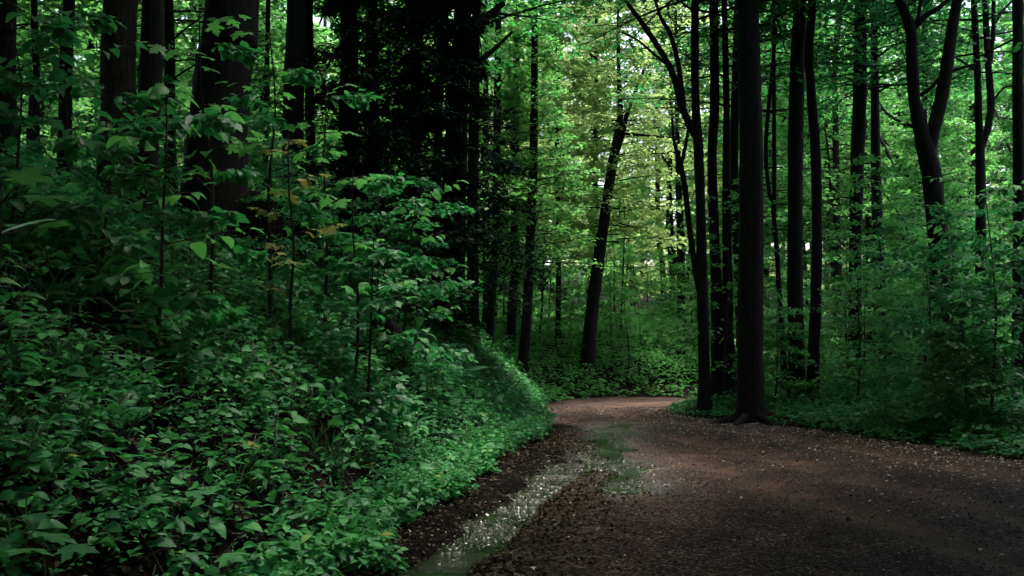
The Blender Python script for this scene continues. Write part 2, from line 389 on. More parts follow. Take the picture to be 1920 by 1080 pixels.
def sprays(mb, o, az, el, L, T, K, size, tpl=KITE, droop=.12, leafmat=0, twigmat=None, tr=.012, flat=.4, width=.48, keep=1.0, hang=.2):
    """Branches that carry flat layered sprays of leaves: every branch has T side twigs with K leaves each."""
    B = len(o); L = np.broadcast_to(np.asarray(L, float), (B,)); up = np.array([0, 0, 1.])
    d = np.stack([np.cos(el) * np.sin(az), np.cos(el) * np.cos(az), np.sin(el)], -1)
    pr = unit(np.cross(d, up))
    tt = .22 + .78 * (np.arange(T)[None] + rng.random((B, T))) / T
    Lc = L[:, None, None]
    p = o[:, None] + Lc * tt[..., None] * d[:, None] - up * (droop * Lc * tt[..., None] ** 2)
    side = np.where((np.arange(T)[None] + rng.integers(0, 2, (B, 1))) % 2 == 0, 1., -1.)
    ta = R(52) + rng.normal(0, .2, (B, T))
    td = d[:, None] * np.cos(ta)[..., None] + pr[:, None] * (side * np.sin(ta))[..., None] + up * rng.normal(-.05, .14, (B, T, 1))
    tl = L[:, None] * width * (1.2 - tt) * rng.uniform(.7, 1.2, (B, T))
    kk = (np.arange(K)[None, None] + rng.random((B, T, K))) / K
    kk = .12 + .9 * kk
    lp = p[:, :, None] + (td * tl[..., None])[:, :, None] * kk[..., None] - up * (.16 * tl[..., None, None] * kk[..., None] ** 2)
    lp = lp + rng.normal(0, 1, lp.shape) * np.array([.035, .035, .03]) * Lc[..., None]
    alt = np.where((np.arange(K) % 2) == 0, 1., -1.)[None, None, :, None]
    ps = np.cross(td, up)[:, :, None]
    ld = td[:, :, None] * .6 + ps * alt * .65 - up * hang + rng.normal(0, .25, lp.shape)
    nn = up + rng.normal(0, flat, lp.shape)
    lp = lp.reshape(-1, 3); ld = ld.reshape(-1, 3); nn = nn.reshape(-1, 3)
    if keep < 1:
        q = rng.random(len(lp)) < keep; lp, ld, nn = lp[q], ld[q], nn[q]
    sz = size * rng.uniform(.65, 1.25, len(lp))
    put_leaves(mb, tpl, lp, ld, nn, sz, rng.random(len(lp)) * .999, leafmat)
    if twigmat is not None:
        s5 = np.linspace(0, 1, 5); pts = o[:, None] + (L[:, None] * s5)[..., None] * d[:, None] - up * (droop * L[:, None] * s5 ** 2)[..., None]
        for k in range(4):
            many_tubes(mb, pts[:, k], pts[:, k + 1], tr * L * (1 - s5[k] * .8), tr * L * (1 - s5[k + 1] * .8), twigmat)
        e = p + td * tl[..., None] - up * (.16 * tl[..., None])
        many_tubes(mb, p.reshape(-1, 3), e.reshape(-1, 3), np.repeat(tr * L * .3, T), np.repeat(tr * L * .12, T), twigmat)

# ------------------------------------------------------------------ ground, road, ditch water
def axis(lo, hi, f0, f1, fine, grow, cap):
    mid = list(np.arange(f0, f1, fine)); a = [mid[0]]; s = fine
    while a[-1] > lo: s = min(s * grow, cap); a.append(a[-1] - s)
    b = [mid[-1]]; s = fine
    while b[-1] < hi: s = min(s * grow, cap); b.append(b[-1] + s)
    return np.array(a[:0:-1] + mid + b[1:])
gx = axis(-110, 110, -5.0, 7.5, .075, 1.10, 5); gy = axis(-20, 190, 4.0, 21, .08, 1.022, 5)
GX, GY = np.meshgrid(gx, gy); GZ = H(GX, GY)
def H(x, y):
    """Ground height read back from the ground sheet itself."""
    x = np.asarray(x, float); y = np.asarray(y, float)
    i = np.clip(np.searchsorted(gx, x) - 1, 0, len(gx) - 2); j = np.clip(np.searchsorted(gy, y) - 1, 0, len(gy) - 2)
    u = np.clip((x - gx[i]) / (gx[i + 1] - gx[i]), 0, 1); v = np.clip((y - gy[j]) / (gy[j + 1] - gy[j]), 0, 1)
    return (GZ[j, i] * (1 - u) + GZ[j, i + 1] * u) * (1 - v) + (GZ[j + 1, i] * (1 - u) + GZ[j + 1, i + 1] * u) * v
def h1(x, y): return float(H(x, y))
gv = np.stack([GX, GY, GZ], -1).reshape(-1, 3); nx = len(gx); ny = len(gy)
I = (np.arange(ny - 1)[:, None] * nx + np.arange(nx - 1)[None]).ravel()
quad = np.stack([I, I + 1, I + nx + 1, I + nx], -1)
cx = gv[quad, 0].mean(1); cyy = gv[quad, 1].mean(1)
dl, _ = polydist(LEFT, cx, cyy); dr, _ = polydist(RIGHT, cx, cyy); dgr, _ = polydist(RIDGE, cx, cyy)
on_road = (dl < .45) & (dr > -.45) & ~((cyy < 19) & (dgr > .1))
def sheet(name, mask, mat):
    q = quad[mask]; u, inv = np.unique(q, return_inverse=True); q = inv.reshape(-1, 4)
    mb = MB(); mb.add(gv[u], np.concatenate([q[:, :3], q[:, [0, 2, 3]]]), smooth_=True)
    o = mb.build(name, [mat]); o['kind'] = 'structure'; return o, gv[u]
ground, _ = sheet('ground', ~on_road, M['soil'])
road, rv = sheet('road', on_road, M['road'])
drr, _ = polydist(RIGHT, rv[:, 0], rv[:, 1]); dpp, _ = polydist(PUDDLE, rv[:, 0], rv[:, 1])
track_far = sum(np.exp(-((-drr + off) / .3) ** 2) for off in (1.35, 3.1, 4.4)) + .5 * smooth(17, 23, rv[:, 1])  # wheel tracks, plus the same paler tone eased in towards the far end
road.data.attributes.new('track_far', 'FLOAT', 'POINT').data.foreach_set('value', np.clip(track_far, 0, 1.4).astype(np.float32))
dll, _ = polydist(LEFT, rv[:, 0], rv[:, 1]); dgg, _ = polydist(RIDGE, rv[:, 0], rv[:, 1])
edge = np.minimum(np.minimum(-dll, drr), np.where(rv[:, 1] < 19, -dgg - .05, 9)); edge = smooth(-.1, .45, edge)
road.data.attributes.new('edge', 'FLOAT', 'POINT').data.foreach_set('value', edge.astype(np.float32))
wet = np.clip(1.1 * np.exp(-(np.abs(dpp) / .6) ** 2) * (.75 + fbm(rv[:, 0] * 3, rv[:, 1] * 3, 3)), 0, 1)
road.data.attributes.new('wet', 'FLOAT', 'POINT').data.foreach_set('value', wet.astype(np.float32))

def ribbon(name, line, half, z, mat, label, left=None):
    line = np.vstack([line[0] - unit(line[1] - line[0]) * .9, line, line[-1] + unit(line[-1] - line[-2]) * .9])
    t = unit(np.gradient(line, axis=0)); nrm = np.stack([-t[:, 1], t[:, 0]], -1)
    cols = np.linspace(-half, half if left is None else left, 5); n = len(line)
    v = np.concatenate([line[:, None] + nrm[:, None] * cols[None, :, None], np.full((n, 5, 1), z)], -1).reshape(-1, 3)
    f = []
    for i in range(n - 1):
        for j in range(4):
            a = i * 5 + j; f += [(a, a + 1, a + 6), (a, a + 6, a + 5)]
    mb = MB(); mb.add(v, f, smooth_=True); o = mb.build(name, [mat]); o['kind'] = 'structure'; o['label'] = label
ribbon('ditch_water', DITCH, .62, -.125, M['water'], 'shallow glittering water running down the ditch beside the road')
ribbon('puddle_water', PUDDLE, .95, -.034, M['puddle'], 'thin puddle lying on the wet left edge of the gravel road', .36)

# ------------------------------------------------------------------ trees
def trunk_mesh(path, rad, sides=10, flare=0.0, wob=.12, limbs=(), mats=None):
    """A tapered trunk and its limbs as one wooden body."""
    mb = MB(); pts = catmull(path, 5); rr = np.interp(np.linspace(0, 1, len(pts)), np.linspace(0, 1, len(rad)), rad)
    if flare:
        hgt = pts[:, 2] - pts[0, 2]; rr = rr * (1 + flare * np.exp(-hgt / .35))
    put_tube(mb, pts, rr, sides, 0, wob)
    for lp, lr in limbs:
        q = catmull(lp, 5); put_tube(mb, q, np.interp(np.linspace(0, 1, len(q)), np.linspace(0, 1, len(lr)), lr), max(5, sides - 3), 0, wob)
    return mb

def crown_mesh(name, z0, z1, nb, L0, L1, T, K, size, leaf, twig, tpl=KITE, droop=.12, el=(.05, .5), stub=.0, keep=1., flat=.4):
    mb = MB(); u = (np.arange(nb) + rng.random(nb)) / nb
    z = z0 + (z1 - z0) * u; az = np.arange(nb) * 2.4 + rng.normal(0, .4, nb)
    L = (L0 + (L1 - L0) * u) * rng.uniform(.65, 1.25, nb)
    e = el[0] + (el[1] - el[0]) * u + rng.normal(0, .12, nb)
    o = np.stack([np.zeros(nb), np.zeros(nb), z], -1)
    sprays(mb, o, az, e, L, T, K, size, tpl, droop, 0, 1, keep=keep, flat=flat)
    return mb.mesh(name, [leaf, twig])

# crown meshes shared between trees (origin on the trunk axis at the ground)
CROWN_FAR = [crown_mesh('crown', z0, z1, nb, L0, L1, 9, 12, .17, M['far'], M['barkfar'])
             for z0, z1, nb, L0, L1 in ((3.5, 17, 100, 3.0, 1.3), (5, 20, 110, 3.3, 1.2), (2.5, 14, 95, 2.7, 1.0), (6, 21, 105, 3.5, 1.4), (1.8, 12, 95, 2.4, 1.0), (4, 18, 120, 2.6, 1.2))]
CROWN_MID = [crown_mesh('crown', z0, z1, nb, L0, L1, 9, 12, .14, M['canopy'], M['bark'])
             for z0, z1, nb, L0, L1 in ((5.5, 18, 105, 3.2, 1.4), (7, 20, 105, 3.4, 1.5), (4.0, 15, 100, 2.8, 1.1))]
CROWN_LOW = crown_mesh('crown', 1.2, 14, 120, 3.2, 1.2, 9, 12, .17, M['canopy'], M['bark'])
CROWN_BANK = [crown_mesh('crown', z0, z1, nb, 2.6, 1.0, 9, 11, .15, M['farmid'], M['bark']) for z0, z1, nb in ((2.5, 14, 90), (1.8, 12, 85))]
CROWN_HIGH = [crown_mesh('crown', z0, z1, nb, L0, L1, 10, 12, .2, M['canopy'], M['bark'])
              for z0, z1, nb, L0, L1 in ((9.5, 21, 80, 4.2, 2.0), (10.5, 23, 85, 4.5, 2.0))]

def px_path(Y, pts, lean=0.0):
    """Photo pixels (x, y, width) on a tree at depth Y to points and radii, base first."""
    n = len(pts); P3 = []; rad = []
    for i, (x, y, w) in enumerate(pts):
        p = P(x, y, Y + lean * i / max(n - 1, 1)); P3.append(p); rad.append(max(w * (Y / F) * .5, .012))
    return P3, rad

def custom_tree(name, label, cat, Y, pts, limbs=(), crown=None, cs=1.0, top=15.0, flare=.8, mat='bark', sides=12, group=None, lean=0.0, cdz=0.0, twigs=0):
    P3, rad = px_path(Y, pts, lean)
    bx, by = P3[0][0], P3[0][1]; gz = h1(bx, by)
    root = bpy.data.objects.new(name, None); COL.objects.link(root); root.location = (bx, by, gz); root.empty_display_size = .3
    tag(root, label, cat, group)
    base = np.array([bx, by, gz])
    if P3[0][2] > gz + .35: P3 = [np.array([bx - (P3[1][0] - bx) * .15, by, gz - .15])] + P3; rad = [rad[0] * 1.08] + rad
    else: P3[0] = np.array([bx, by, gz - .15])
    if P3[-1][2] < top - 1:
        d = P3[-1] - P3[-2]; d = d / max(d[2], .2); k = top - P3[-1][2]
        P3.append(P3[-1] + d * k * .5 * np.array([.7, .7, 1])); P3.append(np.array([P3[-2][0] + d[0] * k * .2, P3[-2][1], top])); rad += [rad[-1] * .8, rad[-1] * .35]
        P3[-2][0] = P3[-3][0] + d[0] * k * .14
    L = []
    for lm in limbs:
        q, r = px_path(Y, lm); L.append(([p - base for p in q], r))
    tr_o = trunk_mesh([p - base for p in P3], rad, sides, flare, .12).build('trunk', [M[mat]], root)
    if sides >= 14:                                                # surface roots spreading from the foot
        r0 = rad[0]; a0 = U(0, 6.28)
        for k in range(6):
            a = a0 + k * 1.047 + U(-.3, .3); ln = r0 * U(1.9, 3.0); c_, s_ = math.cos(a), math.sin(a); q = []
            for t_ in (.45, .9, 1.0 + ln * .5 / r0, 1.0 + ln / r0):
                xx, yy = c_ * r0 * t_, s_ * r0 * t_; q.append(np.array([xx, yy, h1(bx + xx, by + yy) - gz + (.55 * r0 * 2 if t_ == .45 else .5 * r0 if t_ == .9 else .02 if t_ < 1 + ln * .8 / r0 else -.06)]))
            mr_ = MB(); put_tube(mr_, catmull(q, 4), np.linspace(r0 * .42, r0 * .12, 13), 7, 0, .15); mr_.build('root', [M[mat]], tr_o)
    for lp, lr in L:
        ml = MB(); q = catmull(lp, 5); put_tube(ml, q, np.interp(np.linspace(0, 1, len(q)), np.linspace(0, 1, len(lr)), lr), max(6, sides - 3), 0, .12); ml.build('limb', [M[mat]], tr_o)
    if crown is not None:
        c = link('crown', crown, root); c.location = (P3[-1][0] - bx, P3[-1][1] - by, cdz); c.rotation_euler = (0, 0, random.uniform(0, 6.28)); c.scale = (cs, cs, cs)
    return root

HI, MI = CROWN_HIGH, CROWN_MID
# left hill, from the picture's edge inwards
custom_tree('tree', 'dark straight trunk cut off by the left edge of the picture', 'tree', 12.5, [(14, 330, 38), (12, 200, 36), (12, 60, 34), (14, 0, 34)], crown=HI[0], top=16)
custom_tree('tree', 'thin dim trunk half lost in leaves, second from the left edge', 'tree', 15, [(66, 340, 14), (68, 150, 13), (64, 0, 12)], crown=MI[0], top=13, cdz=2)
custom_tree('tree', 'slim dark trunk at the upper left with leaves hanging before it', 'tree', 14, [(122, 340, 26), (124, 120, 24), (130, 0, 22)], crown=MI[1], top=14, cdz=2)
custom_tree('tree', 'broad brownish furrowed trunk close beside a narrower dark one on the left hill', 'tree', 13.5, [(222, 380, 76), (222, 240, 66), (222, 100, 64), (226, 0, 62)], crown=HI[1], top=18, mat='barkbrown', sides=18, flare=.7)
custom_tree('tree', 'dark trunk just to the right of the broad brownish one on the left hill', 'tree', 12.5, [(270, 390, 50), (277, 260, 42), (284, 120, 42), (288, 0, 40)], crown=HI[0], top=17, sides=16, flare=.6)
custom_tree('tree', 'thickest black trunk on the left hill, leaning slightly right above flared roots', 'tree', 14.0, [(395, 440, 128), (402, 330, 116), (412, 200, 108), (424, 90, 104), (436, 0, 102)],
            limbs=[[(440, 420, 90), (488, 395, 76), (500, 440, 60), (505, 480, 36)], [(350, 430, 60), (318, 470, 40), (290, 500, 18)]], crown=HI[1], top=20, sides=20, flare=.35, cs=1.15)
custom_tree('tree', 'dark straight trunk right of the thickest leaning one, with a thinner stem behind', 'tree', 17, [(548, 360, 44), (550, 240, 40), (553, 100, 38), (556, 0, 36)], crown=MI[0], top=15, cdz=2.5, sides=14)
custom_tree('tree', 'thin dim trunk peeking out right behind a thicker straight one on the hill', 'tree', 20, [(582, 330, 20), (580, 160, 18), (578, 0, 18)], crown=MI[2], top=14, cdz=3)
custom_tree('tree', 'slender grey stem in the bright gap beside the thickest trunk', 'tree', 22, [(498, 320, 11), (500, 160, 10), (503, 0, 9)], crown=MI[1], top=13, cdz=2)
custom_tree('tree', 'upright dark trunk rising at the left side of the hemlock foliage', 'tree', 18.5, [(655, 420, 38), (653, 240, 36), (655, 100, 33), (653, 0, 31)], crown=MI[1], top=16, cdz=3, sides=14)
custom_tree('tree', 'tall black trunk inside the hemlock shade with a limb arching to the right', 'tree', 19.5, [(850, 560, 46), (855, 350, 40), (860, 180, 38), (866, 70, 36), (868, 0, 34)],
            limbs=[[(868, 90, 24), (890, 55, 20), (915, 30, 15), (945, 5, 11)], [(864, 160, 18), (892, 120, 15), (920, 98, 9), (960, 60, 5)]], crown=MI[0], top=17, cdz=3, sides=14)
custom_tree('tree', 'second dark stem standing just right of the tall black hemlock-shaded trunk', 'tree', 21, [(887, 560, 22), (886, 380, 20), (889, 200, 20), (891, 60, 17), (893, 0, 15)], crown=MI[2], top=14, cdz=3)
custom_tree('tree', 'narrow dark stem leaning left of the tall black trunk, at the top of the picture', 'tree', 22, [(818, 420, 16), (822, 220, 16), (828, 80, 16), (833, 0, 15)], crown=MI[1], top=15, cdz=3)
# the bank beyond the bend
custom_tree('tree', 'slim trunk leaning right, leftmost of those on the bank above the bend', 'tree', 27.5, [(914, 662, 17), (922, 560, 16), (929, 420, 15), (932, 250, 14), (934, 60, 12)], crown=CROWN_BANK[0], top=13, cs=.72, cdz=1.5)
custom_tree('tree', 'short dim trunk touching the left side of a slim leaning one above the bend', 'tree', 30, [(910, 640, 15), (912, 520, 14), (911, 300, 12)], crown=CROWN_BANK[0], top=13, cs=.72, cdz=1)
custom_tree('tree', 'upright trunk on the bank between two slimmer leaning ones, above the bend', 'tree', 29, [(957, 655, 18), (963, 520, 16), (966, 350, 15), (968, 120, 12)], crown=CROWN_BANK[0], top=14, cs=.72, cdz=1)
custom_tree('tree', 'trunk curving gently right with its bare foot lowest on the bank above the bend', 'tree', 27, [(976, 690, 20), (987, 600, 19), (994, 450, 18), (1000, 290, 16), (1002, 120, 13)], crown=CROWN_BANK[1], top=13, cs=.72, cdz=1.5)
custom_tree('tree', 'thin pole-like trunk amid bright leaves, left of the strongly leaning tree', 'tree', 32, [(1046, 650, 11), (1047, 500, 10), (1045, 330, 9), (1042, 150, 8)], crown=CROWN_FAR[4], top=13, cdz=1)
custom_tree('leaning_tree', 'dark trunk leaning strongly right and forking high above the far bank', 'tree', 30, [(1101, 690, 27), (1107, 610, 24), (1121, 500, 22), (1135, 400, 19), (1148, 310, 18), (1157, 260, 15), (1163, 215, 11), (1160, 130, 8)],
            limbs=[[(1150, 300, 14), (1166, 255, 12), (1176, 215, 9), (1196, 160, 7), (1212, 120, 4)], [(1158, 250, 7), (1190, 252, 5), (1235, 256, 4), (1262, 258, 2)]], crown=CROWN_FAR[2], top=12, cdz=2, cs=.8)
custom_tree('tree', 'thin dark stem standing behind the strongly leaning tree', 'tree', 34, [(1112, 620, 12), (1114, 500, 11), (1116, 380, 10), (1118, 200, 9)], crown=CROWN_FAR[3], top=14, cdz=1)
custom_tree('tree', 'middle-distance trunk dividing into stems behind the inner corner of the bend', 'tree', 37, [(1279, 690, 18), (1278, 560, 17), (1277, 470, 16), (1274, 380, 13), (1270, 240, 9)],
            limbs=[[(1279, 545, 9), (1266, 490, 8), (1260, 430, 7), (1256, 340, 5)], [(1280, 560, 8), (1290, 510, 7), (1296, 440, 5)]], crown=CROWN_FAR[1], top=16, cdz=2)
# the stand on the inside of the bend
custom_tree('tree', 'dark tree at the inner road corner whose long limb arches left across the bright gap', 'tree', 21.4, [(1321, 775, 24), (1320, 660, 21), (1317, 560, 21), (1314, 400, 19), (1310, 290, 19), (1304, 180, 16), (1303, 60, 15), (1303, 0, 14)],
            limbs=[[(1318, 580, 12), (1303, 500, 11), (1292, 420, 11), (1284, 350, 11), (1275, 305, 10), (1264, 265, 6), (1260, 220, 4)], [(1277, 308, 8), (1284, 280, 7), (1290, 245, 5), (1293, 220, 4)],
                   [(1308, 260, 15), (1294, 235, 14), (1278, 198, 13), (1262, 140, 12), (1240, 98, 11), (1212, 55, 10), (1187, 20, 8), (1165, -8, 7), (1130, -50, 4)],
                   [(1281, 200, 11), (1275, 140, 10), (1266, 95, 9), (1255, 60, 8), (1240, 35, 7), (1225, -10, 4)], [(1255, 125, 6), (1225, 100, 5), (1195, 75, 4), (1165, 60, 3)]], crown=MI[0], top=14, cdz=3, sides=14)
custom_tree('tree', 'twin-stemmed dark tree on one broad foot, left of the thickest straight trunk', 'tree', 23.2, [(1358, 765, 52), (1357, 700, 46), (1354, 620, 42), (1344, 545, 22), (1339, 430, 19), (1335, 300, 18), (1340, 180, 18), (1338, 0, 17)],
            limbs=[[(1362, 640, 24), (1365, 560, 20), (1363, 430, 18), (1362, 300, 15), (1362, 180, 12), (1358, 0, 11)]], crown=MI[1], top=16, cdz=3, sides=16)
custom_tree('tree', 'slanting dark stem glimpsed between the twin-stemmed tree and the thickest straight trunk', 'tree', 25, [(1386, 760, 10), (1384, 600, 9), (1380, 420, 17), (1376, 300, 18), (1379, 160, 15), (1383, 0, 13)], crown=MI[2], top=14, cdz=3)
custom_tree('tree', 'thickest straight black trunk on the inside of the bend', 'tree', 19.8, [(1408, 785, 54), (1407, 700, 47), (1407, 500, 46), (1408, 300, 44), (1404, 120, 42), (1402, 0, 41)], crown=HI[0], top=19, sides=18, flare=.3)
custom_tree('tree', 'thin crooked stem between the thickest straight trunk and the next tall one', 'tree', 23, [(1476, 775, 12), (1470, 680, 11), (1462, 560, 10), (1457, 470, 9), (1451, 400, 9), (1452, 330, 8)],
            limbs=[[(1452, 400, 7), (1441, 350, 7), (1436, 270, 8), (1446, 150, 7), (1456, 50, 5)]], crown=MI[0], top=13, cdz=3)
custom_tree('tree', 'tall straight trunk, first of a close pair right of the thickest straight trunk', 'tree', 22.3, [(1494, 775, 34), (1494, 700, 30), (1491, 560, 28), (1491, 400, 27), (1492, 250, 28), (1496, 100, 26), (1500, 0, 24)], crown=HI[1], top=18, sides=16, flare=.6)
custom_tree('tree', 'slightly wavy trunk, second of a close pair right of the thickest straight trunk', 'tree', 21.4, [(1524, 785, 24), (1525, 690, 21), (1530, 560, 20), (1532, 440, 19), (1530, 300, 19), (1522, 180, 17), (1517, 100, 17), (1523, 0, 15)], crown=MI[1], top=15, cdz=4, sides=14, flare=.6)
custom_tree('tree', 'straight leaf-wrapped trunk standing alone in the middle of the right-hand woods', 'tree', 26, [(1604, 755, 30), (1603, 650, 25), (1604, 480, 24), (1607, 320, 26), (1612, 180, 27), (1613, 0, 22)], crown=MI[2], top=16, cdz=4, sides=14, flare=.6)
custom_tree('tree', 'dim trunk in deep shade right of the leaf-wrapped one', 'tree', 28, [(1650, 745, 28), (1649, 600, 24), (1646, 440, 22), (1642, 300, 18), (1640, 100, 14)], crown=MI[0], top=15, cdz=3)
custom_tree('forked_tree', 'black tree forking into two heavy upright arms at the upper right', 'tree', 20.5, [(1776, 760, 44), (1768, 620, 38), (1760, 470, 36), (1748, 340, 36), (1735, 275, 35), (1716, 200, 21), (1710, 120, 22), (1708, 60, 20), (1696, 22, 18), (1680, -20, 15)],
            limbs=[[(1740, 285, 26), (1755, 225, 24), (1769, 165, 24), (1779, 100, 22), (1786, 50, 20), (1795, 0, 18), (1806, -60, 15)], [(1712, 55, 12), (1735, 30, 11), (1760, 15, 9), (1790, -10, 6)], [(1722, 180, 8), (1745, 165, 7), (1768, 140, 7), (1800, 128, 6), (1830, 120, 4)],
                   [(1712, 70, 8), (1722, 30, 7), (1728, -10, 5)]], crown=MI[1], top=12, cdz=4, cs=.7, sides=16, flare=.6)
custom_tree('tree', 'slim tree parting into three stems right of the heavy forked one', 'tree', 24, [(1842, 700, 22), (1840, 560, 20), (1839, 400, 18), (1838, 300, 17), (1836, 240, 13), (1832, 120, 12), (1826, 0, 11)],
            limbs=[[(1840, 275, 14), (1852, 240, 13), (1858, 190, 14), (1852, 110, 12), (1847, 0, 11)], [(1856, 120, 9), (1862, 60, 8), (1863, 0, 7)], [(1864, 45, 6), (1885, 15, 5), (1905, -5, 3)], [(1858, 195, 5), (1882, 165, 4), (1910, 160, 3)]], crown=MI[2], top=13, cdz=4)
custom_tree('tree', 'straight dark trunk nearest the right edge of the picture', 'tree', 19.5, [(1911, 720, 24), (1911, 500, 21), (1910, 250, 20), (1909, 0, 20)], crown=MI[0], top=16, cdz=5, cs=.7, sides=14)

# hemlocks: flat, drooping, dark sprays
def hemlock(label, px, Y, zt, w, py0=600):
    b = P(px, py0, Y); gz = h1(b[0], Y)
    root = bpy.data.objects.new('hemlock', None); COL.objects.link(root); root.location = (b[0], Y, gz)
    tag(root, label, 'conifer', 'hemlocks on the left hill')
    n = 7; zz = np.linspace(-.15, zt, n); pth = np.stack([np.cumsum(rng.normal(0, .03, n)), np.cumsum(rng.normal(0, .03, n)), zz], -1)
    trunk_mesh(list(pth), list(np.linspace(w, .02, n)), 10, .3).build('trunk', [M['bark']], root)
    mb = MB(); nb = int(zt * 8.5); u = (np.arange(nb) + rng.random(nb)) / nb
    o = np.stack([np.zeros(nb), np.zeros(nb), .8 + (zt - .9) * u], -1); L = (2.15 - 1.7 * u) * rng.uniform(.6, 1.2, nb)
    sprays(mb, o, np.arange(nb) * 2.4 + rng.normal(0, .4, nb), rng.normal(.05, .12, nb), L, 15, 18, .14, NEEDLE, .28, 0, 1, tr=.008, flat=.3, width=.5, hang=.15)
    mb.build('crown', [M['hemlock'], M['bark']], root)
hemlock('dark hemlock with a thin pole stem, leftmost of three', 700, 17.5, 9.5, .09)
hemlock('large dark hemlock filling the middle of the conifer shade', 775, 18.5, 11.0, .13)
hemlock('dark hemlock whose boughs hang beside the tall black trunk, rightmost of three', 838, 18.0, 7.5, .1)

# background trees, all of one group
def bg_tree_meshes():
    out = []
    for k, top in enumerate((17.5, 20.5, 14.5, 21.5, 12.5, 18.5)):
        n = 8; zz = np.linspace(-.3, top, n); dx = np.cumsum(rng.normal(0, .10, n)); dy = np.cumsum(rng.normal(0, .08, n)); dx -= dx[0]; dy -= dy[0]
        r = np.linspace(.19 + .03 * (k % 3), .03, n); limbs = []
        for q in range(4):
            z = top * rng.uniform(.3, .7); i = int(z / top * (n - 1)); a = rng.uniform(0, 6.28); l = rng.uniform(1.6, 3.2)
            s = np.array([dx[i], dy[i], zz[i]]); e = np.array([math.sin(a), math.cos(a), 1.2])
            limbs.append(([s, s + e * l * .35 * np.array([1.3, 1.3, .7]), s + e * l * .8, s + e * l * 1.3], [.075, .06, .04, .012]))
        out.append(trunk_mesh(list(np.stack([dx, dy, zz], -1)), list(r), 8, .3, .12, limbs).mesh('trunk', [M['barkfar']]))
    return out
BG_TR = bg_tree_meshes()
def bg_tree(x, y, k, s, label, group, leaf=None):
    root = bpy.data.objects.new('background_tree', None); COL.objects.link(root)
    root.location = (x, y, h1(x, y) - .05); root.rotation_euler = (random.uniform(-.04, .04), random.uniform(-.05, .05), random.uniform(0, 6.28)); root.scale = (s, s, s * random.uniform(.9, 1.1))
    tag(root, label, 'tree', group)
    link('trunk', BG_TR[k], root); c = link('crown', CROWN_FAR[k], root)
    if leaf: c.material_slots[0].link = 'OBJECT'; c.material_slots[0].material = M[leaf]
pts = []
def scatter(n, fn, dmin, tries=6000):
    got = 0
    for _ in range(tries):
        if got >= n: break
        x, y = fn()
        if all((x - a) ** 2 + (y - b) ** 2 > dmin * dmin for a, b in pts):
            dl, _p = polydist(LEFT, np.array([x]), np.array([y])); dr, _p = polydist(RIGHT, np.array([x]), np.array([y]))
            if dl[0] < .8 and dr[0] > -.8: continue
            pts.append((x, y)); got += 1; yield x, y

def f_mid():
    y = U(42, 55); return U(-.18 * y, .24 * y), y
def f_far():
    while True:
        y = U(50, 82); x = U(-.56 * y, .58 * y)
        if not (.06 < x / y < .16) or random.random() < .35: return x, y
def f_left():
    y = U(20, 48); return U(-.55 * y, -.10 * y), y
def f_right():
    y = U(30, 50); return U(.24 * y, .57 * y), y
for x, y in scatter(11, f_mid, 3.2): bg_tree(x, y, random.randrange(6), U(.75, 1.05), 'slender tree in fresh pale leaf standing up the slope beyond the bend', 'trees up the slope beyond the bend')
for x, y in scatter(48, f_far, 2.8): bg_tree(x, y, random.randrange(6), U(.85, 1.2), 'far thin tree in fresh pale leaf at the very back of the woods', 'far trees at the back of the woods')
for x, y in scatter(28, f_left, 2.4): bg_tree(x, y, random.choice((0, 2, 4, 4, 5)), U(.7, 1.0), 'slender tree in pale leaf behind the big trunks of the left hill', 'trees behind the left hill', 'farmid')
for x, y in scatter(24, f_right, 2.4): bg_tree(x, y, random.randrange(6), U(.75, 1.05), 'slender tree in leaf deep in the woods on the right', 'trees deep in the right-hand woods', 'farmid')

# unseen trees added round the viewpoint so their crowns shade the near ground
CROWN_OVER = crown_mesh('crown', 8.4, 15.5, 105, 8.0, 3.6, 14, 16, .22, M['canopy'], M['bark'], el=(.12, .5))
RT = [(-5.5, -3, 0), (-6.5, 3.2, 0), (-9.5, -8, 1), (-8.3, 8.5, 0), (-3.8, -9, 1), (10.5, -4, 0), (10.2, 3, 0), (9.0, 9.0, 3), (14, -9, 1), (4, -14, 1), (-12, 3, 1),
      (9.5, -10, 1), (14, 1, 1), (13, 7.5, 1), (-9.5, -1, 1), (-1, -17, 1), (10, -16, 1), (-8, -14, 1), (17, 5, 1), (-9.2, 13.5, 0), (-5.2, 5.6, 2), (-4.9, .5, 0), (8.4, 9.8, 3), (8.9, 4.8, 0), (8.6, 3.5, 0), (9.4, 6.2, 0), (9.6, -1, 0)]
for i, (x, y, k) in enumerate(RT):
    g_ = h1(x, y); root = bpy.data.objects.new('added_shade_tree', None); COL.objects.link(root); root.location = (x, y, g_)
    tag(root, 'tall unseen tree added beside the near road for the shade of its crown', 'tree', 'unseen trees added to shade the near road')
    trunk_mesh([(0, 0, -.2), (.1, 0, 4), (0, .1, 9), (.1, 0, 15), (0, 0, 19)], [.3, .26, .2, .12, .03], 12, .4).build('trunk', [M['bark']], root)
    c = link('crown', (CROWN_OVER, CROWN_MID[i % 3], CROWN_HIGH[0], CROWN_OVER)[k], root); q_ = (1.22, 1.25, 1.25, 1.08)[k]; c.scale = (q_, q_, 1); c.rotation_euler = (0, 0, i * 1.3)

